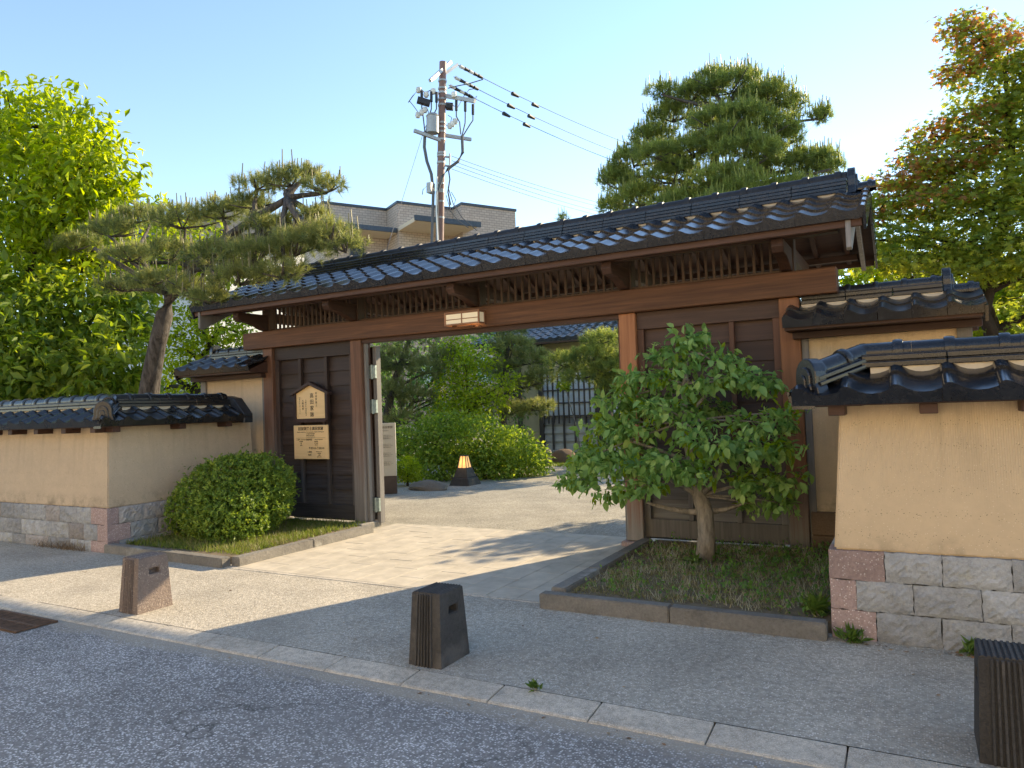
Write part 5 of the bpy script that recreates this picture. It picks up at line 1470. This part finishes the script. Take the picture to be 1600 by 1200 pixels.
crown_tree('leafy_shrub', 'tall airy shrub with lime-green leaves between two garden pines', 'shrub', tb, [tb, at(735, 690, 7.6), at(733, 640, 7.6), at(728, 580, 7.6)], [.06,.05,.04,.02], cl, 800, 6, .10, .095, .5, F_YG, M_BARK_D, limb_r=.02, twigs=.3)
cl = [(at(u, v, y), (r, r*.9, rz)) for u, v, y, r, rz in ((660,690,5.9,.6,.55),(700,690,6.0,.7,.6),(745,690,6.3,.75,.6),(790,705,6.6,.7,.5),(820,715,6.9,.5,.42),(680,725,5.6,.55,.4),(735,725,6.2,.65,.35),(780,728,6.4,.6,.35),(640,700,5.9,.45,.4),(835,728,7,.35,.3))]
for i, (c, r) in enumerate(cl): c.z = max(c.z, r[2]*.75)
tb = Vector((-3.9, 6.4, 0))
crown_tree('dense_shrub', 'broad dense green shrub behind the glowing garden lamp', 'shrub', tb, [tb, tb+Vector((0,0,.3)), tb+Vector((.1,0,.6))], [.08,.07,.05], cl, 2600, 6, .07, .085, .5, F_SHRUB, M_BARK_D, shell=.6, limb_r=.02, twigs=.05, upn=.5)
cl = [(at(636, 730, 4.6), (.26, .26, .24)), (at(628, 738, 4.6), (.22, .22, .2)), (at(645, 738, 4.7), (.22, .22, .2))]
for c, r in cl: c.z = max(c.z, .2)
tb = Vector((cl[0][0].x, cl[0][0].y, 0))
crown_tree('yellow_shrub', 'small rounded shrub with yellow and orange leaf tips beside the information board', 'shrub', tb, [tb, tb+Vector((0,0,.2))], [.03,.02], cl, 420, 6, .03, .05, .5, F_YG, M_BARK_D, shell=.6, limb_r=.012, twigs=.02)
# slender sapling in front of the house lattice
p0 = atz(907, 712); 
q = [at(907, 697, p0.y), at(902, 670, p0.y), at(893, 640, p0.y), at(886, 615, p0.y), at(882, 600, p0.y)]
q[0].z = 0
cl = [(q[-1], (.22, .22, .14))]
crown_tree('sapling', 'slender pale-stemmed sapling with a yellow leaf tuft before the house lattice', 'tree', q[0], q, [.018,.016,.014,.012,.01], cl, 45, 6, .05, .10, .5, F_YG, M_TBARK, limb_r=.006, twigs=.1)
# lawn strip by the house
def blades(name, pts, h, w, fol, lean=.35, tint=(.5, .2), parent=None):
    n = len(pts); P = np.asarray(pts); hh = (h*(.4 + .8*NR.random(n)))[:, None]
    D = unit(np.array([0, 0, 1.]) + NR.normal(size=(n, 3))*np.array([lean, lean, 0])); S = unit(np.cross(D, NR.normal(size=(n, 3))))*w/2
    V = np.stack([P-S, P+S, P+D*hh], 1).reshape(-1, 3); i = np.arange(n)*3
    return npmesh(name, V, np.stack([i, i+1, i+2], 1), fol, NR.normal(tint[0], tint[1], n).clip(0, 1))
F_GRASS = foliage('short_grass', c3(0.080,0.120,0.024), c3(0.160,0.224,0.032), c3(0.288,0.304,0.080), .3)
F_WEED = foliage('dry_weed', c3(.10,.12,.035), c3(.23,.21,.09), c3(.42,.35,.20), .2)
F_PALE = foliage('pale_stalk', c3(.22,.22,.12), c3(.42,.40,.28), c3(.58,.55,.43), .2)
def rect_pts(n, x0, x1, y0, y1, z): return np.stack([NR.uniform(x0, x1, n), NR.uniform(y0, y1, n), np.full(n, z)], 1)
ob = link(bpy.data.objects.new('lawn', blades('lawn', rect_pts(26000, -8.5, -1.5, 9.2, 13.9, 0), .07, .02, F_GRASS)))
tag(ob, 'sunlit lawn strip in front of the old house', 'lawn', kind='stuff')

# --- big pine behind the gate roof
PY = 20.5
pads = [(at(u, v, PY + (yy-15)*1.25), (rx*1.1, ry*1.05, rz*.95)) for u, v, yy, rx, ry, rz in [(1140,135,15,1.3,1.2,.6),(1080,150,15,1.0,1.0,.5),(1200,150,15,1.0,1.0,.55),(1235,170,15.4,.75,.8,.5),(1050,180,15,1.0,1.0,.55),(1120,190,14.2,1.3,1.0,.6),(1190,205,14.4,1.2,1.0,.6),
      (1020,215,15,1.0,1.0,.55),(1085,235,14.2,1.4,1.0,.6),(1160,235,13.8,1.2,1.0,.6),(1230,215,15,.7,.8,.55),(990,250,15,1.0,1.0,.6),(1050,275,14.2,1.3,1.0,.6),(1130,280,13.6,1.4,1.0,.55),(1210,258,15,1.0,.9,.5),
      (1260,250,15.4,.8,.8,.45),(1290,250,15.8,.6,.7,.4),(965,285,15,.8,.9,.6),(1000,310,14.4,1.2,1.0,.6),(1070,320,13.8,1.3,1.0,.6),(1150,310,13.4,1.3,1.0,.55),(1225,295,14.4,1.2,1.0,.5),(955,325,15,.6,.8,.5),(980,350,15,.9,1,.6),(1060,360,14,1.4,1,.6),(1180,340,14,1.4,1,.6),(1110,110+14,15.2,.8,.8,.4)]]
pads = [(c, r) for c, r in pads] + [(c + Vector((rnd.uniform(-1.4,1.4), rnd.uniform(-1.5,1.5), rnd.uniform(-.8,-.05))), (r[0]*.6, r[1]*.6, r[2]*.7)) for c, r in pads]
tb = at(1110, 600, PY); tb.z = 0
pine('red_pine', 'tall spreading green pine with upright shoots rising behind the gate roof', tb, [tb, at(1105, 480, PY), at(1100, 380, PY), at(1110, 300, PY), at(1120, 230, PY), at(1135, 170, PY)], [.36,.30,.26,.2,.14,.07], pads, 10000, 22, .23, .02, F_PINEB, F_CANDLEB, candle=.42, cfrac=.5, limb_r=.08, twigs=.12, cr=.02, bias=.85)
pads = pads_at([(880,345,18,.3,.3,.25),(885,352,18,.35,.3,.2)])
tb = at(880, 500, 18); tb.z = 0
pine('young_pine', 'tip of a small pine showing just above the gate ridge beside the tall pine', tb, [tb, at(880, 420, 18), at(880, 345, 18)], [.08,.06,.02], pads, 40, 24, .2, .016, F_PINEB, F_CANDLEB, candle=.4, cfrac=.6, limb_r=.02)

# --- maples behind the right walls
cl = [(at(u, v, y), (r, r*.9, rz)) for u, v, y, r, rz in ((1500,35,3,.22,.14),(1530,60,3,.32,.2),(1575,80,3,.4,.25),(1500,110,3,.25,.12),(1560,140,3,.5,.25),(1605,120,3,.5,.4),(1620,200,3,.6,.4),(1520,190,3,.4,.18),(1460,215,3,.32,.15),(1570,230,3,.6,.25),(1490,250,2.8,.45,.18),
      (1430,240,3,.25,.12),(1440,275,2.8,.4,.16),(1540,285,2.8,.6,.25),(1610,300,2.8,.6,.3),(1400,305,2.8,.4,.16),(1370,330,2.6,.35,.16),(1340,345,2.8,.3,.14),(1450,320,2.6,.55,.18),(1520,335,2.6,.6,.2),(1590,355,2.6,.6,.25),
      (1360,375,2.3,.4,.15),(1420,365,2.4,.5,.16),(1480,385,2.4,.55,.16),(1550,395,2.5,.6,.2),(1620,410,2.6,.6,.25),(1330,400,2.6,.35,.14),(1400,405,2.2,.45,.14),(1460,415,2.3,.5,.14),(1530,425,2.5,.5,.16),(1350,290,3,.25,.1),(1660,300,3,.7,.6),(1650,150,3,.6,.5),(1680,420,3,.7,.5),(1650,480,3,.6,.3))]
red = [0,1,2,3,7,8,10,11,12,15,18,30]
tb = at(1560, 560, 3); tb.z = 0
mt = crown_tree('maple_tree', 'large maple with layered fine leaves overhanging the right wing wall', 'tree', tb,
     [tb, at(1552, 520, 3), at(1535, 470, 3), at(1545, 410, 3), at(1575, 330, 3), at(1580, 220, 3), at(1570, 110, 3)], [.12,.105,.09,.08,.06,.04,.02], cl, 3000, 10, .12, .056, 1, F_MAPLE, M_BARK_D, droop=.2, geo='m', limb_r=.03, twigs=.1, outw=.5, upn=1.5, flat=.22)
b = MB()
for pth, r0, r1 in (([(1552,525),(1538,490),(1548,455),(1540,425),(1555,390)], .075, .03), ([(1500,520),(1478,485),(1450,462),(1435,440),(1405,425),(1370,412)], .07, .02), ([(1478,485),(1492,450),(1480,425),(1500,400)], .05, .02), ([(1450,462),(1420,455),(1395,440)], .03, .012), ([(1548,455),(1580,440),(1610,430)], .045, .02)):
    b.tube([at(u, v, 2.7) for u, v in pth], [r0+(r1-r0)*i/(len(pth)-1) for i in range(len(pth))], 9, wob=.1)
q = at(1500, 520, 2.7); b.tube([(q.x+.1, q.y, 0), (q.x+.05, q.y, 1.2), q], [.11, .095, .07], 9, wob=.06)
b.build('limbs', M_BARK_D, mt, smooth='all')
P, out, idx = sample_twigs([cl[i] for i in red], 330, .5, .14)
V, F, tint = leaves_on(P, out, 10, .11, .054, 1, .2, geo='m', outw=.5, upn=1.5, flat=.22)
link(bpy.data.objects.new('red_leaves', npmesh('red_leaves', V, F, F_MAPLER, tint)), mt)
# second trunk of a neighbouring maple with sunlit yellow leaves further back
cl = [(at(u, v, y), (r, r*.8, rz)) for u, v, y, r, rz in ((1350,430,7,.6,.4),(1400,440,7.5,.7,.4),(1340,470,7,.6,.4),(1460,450,7.5,.8,.4),(1530,470,7,.8,.5),(1590,470,7,.8,.5),(1560,520,6.6,.8,.4),(1640,500,7,1,.6),(1380,410,8,.6,.4),(1500,500,7,.8,.4),(1650,440,7,1,.6))]
tb = at(1450, 580, 7); tb.z = 0
crown_tree('maple_tree', 'sunlit yellow-green maple standing beyond the right wing wall', 'tree', tb, [tb, at(1455, 520, 7), at(1475, 480, 7), at(1465, 430, 7)], [.13,.11,.09,.05], cl, 1500, 5, .13, .11, 1, F_YG, M_BARK_D, geo='m', limb_r=.04, twigs=.15, outw=.5, upn=1.0)
# hedge closing the garden behind the transom lattice
cl = [(Vector((x, 11.5 + (i % 2)*.8, 1.1+.5*(i % 3))), (1.1, .9, 1.0)) for i, x in enumerate(np.arange(-1.2, 12, 1.3))]
tb = Vector((5, 11.5, 0))
crown_tree('hedge', 'tall loose green hedge closing the back of the garden behind the right gate panel', 'hedge', tb, [tb, tb+Vector((0,0,1.2))], [.1,.06], cl, 4200, 6, .14, .13, .5, F_SHRUB, M_BARK_D, limb_r=.03, twigs=.05)
cl = [(Vector((x+.5*k*(-1)**i, 12.2 + (i % 2)*.7, 1.0+1.25*k)), (1.0, .8, .9)) for i, x in enumerate(np.arange(-15, -6.2, 1.15)) for k in range(3)]
tb = Vector((-11, 12.4, 0))
crown_tree('hedge', 'dark leafy hedge behind the layered garden pine', 'hedge', tb, [tb, tb+Vector((0,0,1.2))], [.1,.06], cl, 1800, 6, .14, .13, .5, F_MID, M_BARK_D, limb_r=.03, twigs=.05)

# --- clipped round shrub in the left bed
cl = [(Vector(c), r) for c, r in (((-3.10,-1.15,.50),(.72,.70,.56)), ((-2.80,-.95,.66),(.42,.42,.42)), ((-3.38,-1.35,.38),(.46,.5,.42)), ((-2.85,-1.45,.34),(.55,.42,.38)), ((-2.52,-.95,.66),(.2,.2,.2)), ((-2.55,-1.0,.42),(.25,.25,.2)), ((-3.1,-1.1,.74),(.48,.48,.36)))]
tb = Vector((-2.95, -1.05, .06))
st = empty('clipped_shrub', tb, 'clipped round evergreen shrub in the grassy bed before the gate panel', 'shrub')
b = MB()
for k in range(16):
    a = k*.41*2.4; q = Vector((-2.95+.6*math.cos(a)*rnd.random(), -1.05+.55*math.sin(a)*rnd.random(), rnd.uniform(.3, .8)))
    limb(b, tb+Vector((rnd.uniform(-.12,.12), rnd.uniform(-.12,.12), 0)), q, .018, .005, .03, .03, k=5)
b.build('stems', M_TBARK, st, smooth='all')
P, out, idx = sample_twigs(cl, 4600, .90, .03)
V, F, tint = leaves_on(P, out, 11, .010, .028, .6, -.1, geo='4', outw=.55, rnd_dir=.8, upn=.3, outn=1.0)
link(bpy.data.objects.new('foliage', npmesh('foliage', V, F, F_BUSH, tint)), st)
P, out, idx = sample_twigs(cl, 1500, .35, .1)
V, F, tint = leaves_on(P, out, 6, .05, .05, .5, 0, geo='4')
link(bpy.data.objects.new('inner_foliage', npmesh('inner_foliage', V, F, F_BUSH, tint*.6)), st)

# --- small tree in the right planter
yb_ = -.85
tb = Vector((2.95, -.85, .06))
cl = [(at(u, v, y), (r*1.0, r*.85, rz*.5)) for u, v, y, r, rz in ((1082,525,-.8,.19,.13),(1050,555,-.85,.30,.15),(1115,565,-.8,.28,.15),(1000,590,-.9,.26,.13),(1075,595,-.95,.34,.17),(1160,590,-.8,.30,.14),(1195,600,-.7,.2,.1),(970,625,-.8,.28,.15),(1040,640,-1.0,.3,.16),(950,665,-.75,.28,.2),(990,670,-.95,.3,.17),
      (1080,670,-1.1,.26,.14),(1130,690,-1.15,.33,.15),(1190,660,-.9,.30,.13),(1235,645,-.8,.2,.09),(1170,705,-1.1,.33,.13),(1215,700,-1.0,.24,.1),(920,715,-.9,.24,.2),(965,725,-1.1,.3,.2),(1030,725,-1.2,.3,.16),(1085,735,-1.2,.26,.14),(905,750,-.9,.18,.14),(945,765,-1.1,.22,.14),(1000,760,-1.2,.22,.12),
      (1180,755,-.95,.28,.18),(1225,750,-.85,.22,.18),(1215,785,-.8,.18,.1),(1180,790,-.8,.15,.08),(1010,630,-.6,.25,.15),(1100,640,-.5,.25,.15),(960,700,-.5,.3,.22))]
trk = [tb, tb+Vector((.03,-.01,.25)), tb+Vector((.02,0,.48)), at(1093, 775, -.85), at(1082, 725, -.85), at(1068, 660, -.87), at(1070, 600, -.87), at(1078, 550, -.85)]
pt_ = empty('planter_tree', tb, 'small tree with smooth stem and broad green leaves in the weedy kerbed bed', 'tree')
b = MB(); b.tube(trk, [.095,.08,.078,.07,.05,.035,.025,.012], 14, wob=.06)
for a_, q_, r0 in (((2), at(1010, 785, -1.0), .035), ((2), at(1165, 785, -.8), .032), ((3), at(1030, 740, -1.0), .03), ((3), at(1130, 720, -1.0), .03), ((5), at(1030, 630, -.9), .02), ((5), at(1110, 610, -.85), .02), ((4), at(990, 690, -.9), .025), ((4), at(1180, 690, -.95), .022)):
    limb(b, trk[a_], q_, r0, .012, rnd.uniform(-.05, .02), rnd.uniform(-.04,.04), n=8, k=8)
for c, r in cl:
    j = min(range(3, len(trk)), key=lambda i: (trk[i]-c).length)
    limb(b, trk[j], c, .013, .005, .02, rnd.uniform(-.05,.05), k=5)
b.build('trunk', M_TBARK, pt_, smooth='all')
P, out, idx = sample_twigs(cl, 1100, .4, .06)
V, F, tint = leaves_on(P, out, 5, .034, .073, .6, .5, geo='6', outw=.6, rnd_dir=.6, upn=.8, lvar=.4, outn=.8)
link(bpy.data.objects.new('crown', npmesh('crown', V, F, F_PTREE, tint)), pt_)
# bright young shoots
P, out, idx = sample_twigs(cl, 120, .95, .06)
V, F, tint = leaves_on(P, out, 5, .03, .075, .5, .5, geo='6', outw=.8, rnd_dir=.5)
link(bpy.data.objects.new('young_leaves', npmesh('young_leaves', V, F, F_YG, tint*.6)), pt_)

# --- ground plants in the two beds
def bed(name, label, x0, x1, y0, y1, z, spec, keep=None):
    t = empty(name, ((x0+x1)/2, (y0+y1)/2, z), label, 'ground cover')
    t['kind'] = 'stuff'
    for k, (nm, n, h, w, fol, lean, clump) in enumerate(spec):
        c = rect_pts(max(1, n//12), x0, x1, y0, y1, z); q = np.repeat(c, 12, 0) + NR.normal(size=(len(c)*12, 3))*np.array([clump, clump, 0])
        q = q[(q[:,0] > x0) & (q[:,0] < x1) & (q[:,1] > y0) & (q[:,1] < y1)]
        o = link(bpy.data.objects.new(nm, blades(nm, q, h, w, fol, lean)), t); o['kind'] = 'stuff'
    return t
bw = bed('weeds', 'dry weeds and pale stalks covering the bed under the small leafy tree', 2.24, 4.15, -2.33, -.02, .075,
    [('weed_blades', 6500, .055, .009, F_WEED, .8, .05), ('pale_stalks', 2600, .095, .005, F_PALE, .4, .035), ('grass_blades', 900, .06, .008, F_GRASS, .6, .04)])
q = rect_pts(2400, 2.24, 4.15, -2.33, -.02, .085); q = q[NR.random(len(q)) < .12 + .7*np.clip((q[:,0]-2.7)/1.4, 0, 1)*np.clip((q[:,1]+2.4)/1.2, .2, 1)]
V, F, tint = leaves_on(q + NR.random((len(q), 1))*np.array([0,0,.06]), np.tile([0,0,1.], (len(q),1)), 3, .02, .032, .6, -.1, geo='4')
o = link(bpy.data.objects.new('weed_leaves', npmesh('weed_leaves', V, F, F_MID, tint)), bw); o['kind'] = 'stuff'
bg_ = bed('grass', 'short green grass covering the bed around the clipped shrub', -3.86, -1.84, -2.16, 0.0, .065,
    [('grass_blades', 14000, .075, .008, F_GRASS, .55, .07), ('weed_blades', 3000, .09, .009, F_WEED, .5, .05)])
F_FRESH = foliage('fresh_weed', c3(.06,.12,.02), c3(.10,.18,.03), c3(.17,.25,.05), .3)
def weed(c, r, n, label, fol=F_FRESH, L=.07):
    t = empty('weed', c, label, 'weed')
    P = np.tile(np.array(c), (n, 1)) + NR.normal(size=(n, 3))*np.array([r*.3, r*.3, r*.1]) + np.array([0,0,r*.35]); P[:, 2] = np.maximum(P[:, 2], c[2])
    out = unit(NR.normal(size=(n, 3)) + np.array([0,0,.9]))
    V, F, tint = leaves_on(P, out, 3, .006, L, .26, 0, geo='4', outw=1.2, rnd_dir=.4)
    link(bpy.data.objects.new('leaves', npmesh('leaves', V, F, fol, tint)), t)
    b = MB()
    for k in range(4): b.tube([c, (c[0]+rnd.uniform(-r,r)*.4, c[1]+rnd.uniform(-r,r)*.3, c[2]+r*.8)], .003, 4)
    b.build('stem', M_TBARK, t)
p = at(1330, 995, -2.52); weed((p.x, -2.52, 0), .07, 30, 'small green weed at the foot of the pink corner stone')
p = at(1520, 1024, -2.52); weed((p.x, -2.52, 0), .07, 26, 'narrow-leaved weed at the foot of the grey wall stones')
p = atz(838, 1078); weed((p.x, p.y, 0), .04, 14, 'tiny weed sprouting from a joint of the kerb', L=.04)
p = at(1275, 945, -2.25); weed((p.x, -2.25, .08), .10, 40, 'broad fresh green weed in the bed corner beside the pink stones', L=.09)
p = at(1110, 885, -1.0); weed((p.x-.12, -1.05, .08), .09, 36, 'leafy green weed at the foot of the small tree', L=.06)
F_STRAW = foliage('straw', c3(.12,.085,.05), c3(.22,.16,.10), c3(.32,.25,.16), .1)
c = np.concatenate([np.array([[x, YFL-.05, 0]]) + NR.normal(size=(60, 3))*np.array([.09, .02, 0]) for x in (-5.2, -4.9, -4.75, -4.6, -4.4)])
tg = link(bpy.data.objects.new('dry_grass', blades('dry_grass', c, .16, .005, F_STRAW, .5)))
tag(tg, 'dry straw tufts along the foot of the old tan wall', 'grass', kind='stuff')

# fallen leaves and grit along the kerbs and wall feet
def litter(n, fx):
    pts = np.array([fx() for _ in range(n)]); 
    D = unit(NR.normal(size=(n, 3))*np.array([1, 1, .12])); Nn = unit(np.array([0, 0, 1.]) + NR.normal(size=(n, 3))*.25)
    l = NR.uniform(.012, .038, n)
    return leaf_geo(pts, D, Nn, l, l*.55, .05, .02) + (np.tile(NR.random(n), 2),)
F_DEAD = foliage('dead_leaf', c3(.10,.06,.03), c3(.24,.13,.06), c3(.40,.28,.14), .1)
def spot():
    k = rnd.random()
    if k < .35: return (rnd.uniform(2.1, 4.2), -2.49 - abs(rnd.gauss(0, .05)), .004)
    if k < .5: return (rnd.uniform(2.3, 4.1), rnd.uniform(-2.3, -.2), .085)
    if k < .62: return (rnd.uniform(-3.8, -1.9), rnd.uniform(-2.1, -.2), .08)
    if k < .75: return (rnd.uniform(4.2, 5.6), -2.52 - abs(rnd.gauss(0, .06)), .004)
    if k < .9: return (rnd.uniform(-6, 5.5), -4.27 - abs(rnd.gauss(0, .08)), -.026)
    return (rnd.uniform(-6, 6), rnd.uniform(-4, -2.6), .004)
V, F, tint = litter(420, spot)
tag(link(bpy.data.objects.new('fallen_leaves', npmesh('fallen_leaves', V, F, F_DEAD, tint))), 'small dry fallen leaves scattered along the kerbs and wall foot', 'leaves', kind='stuff')
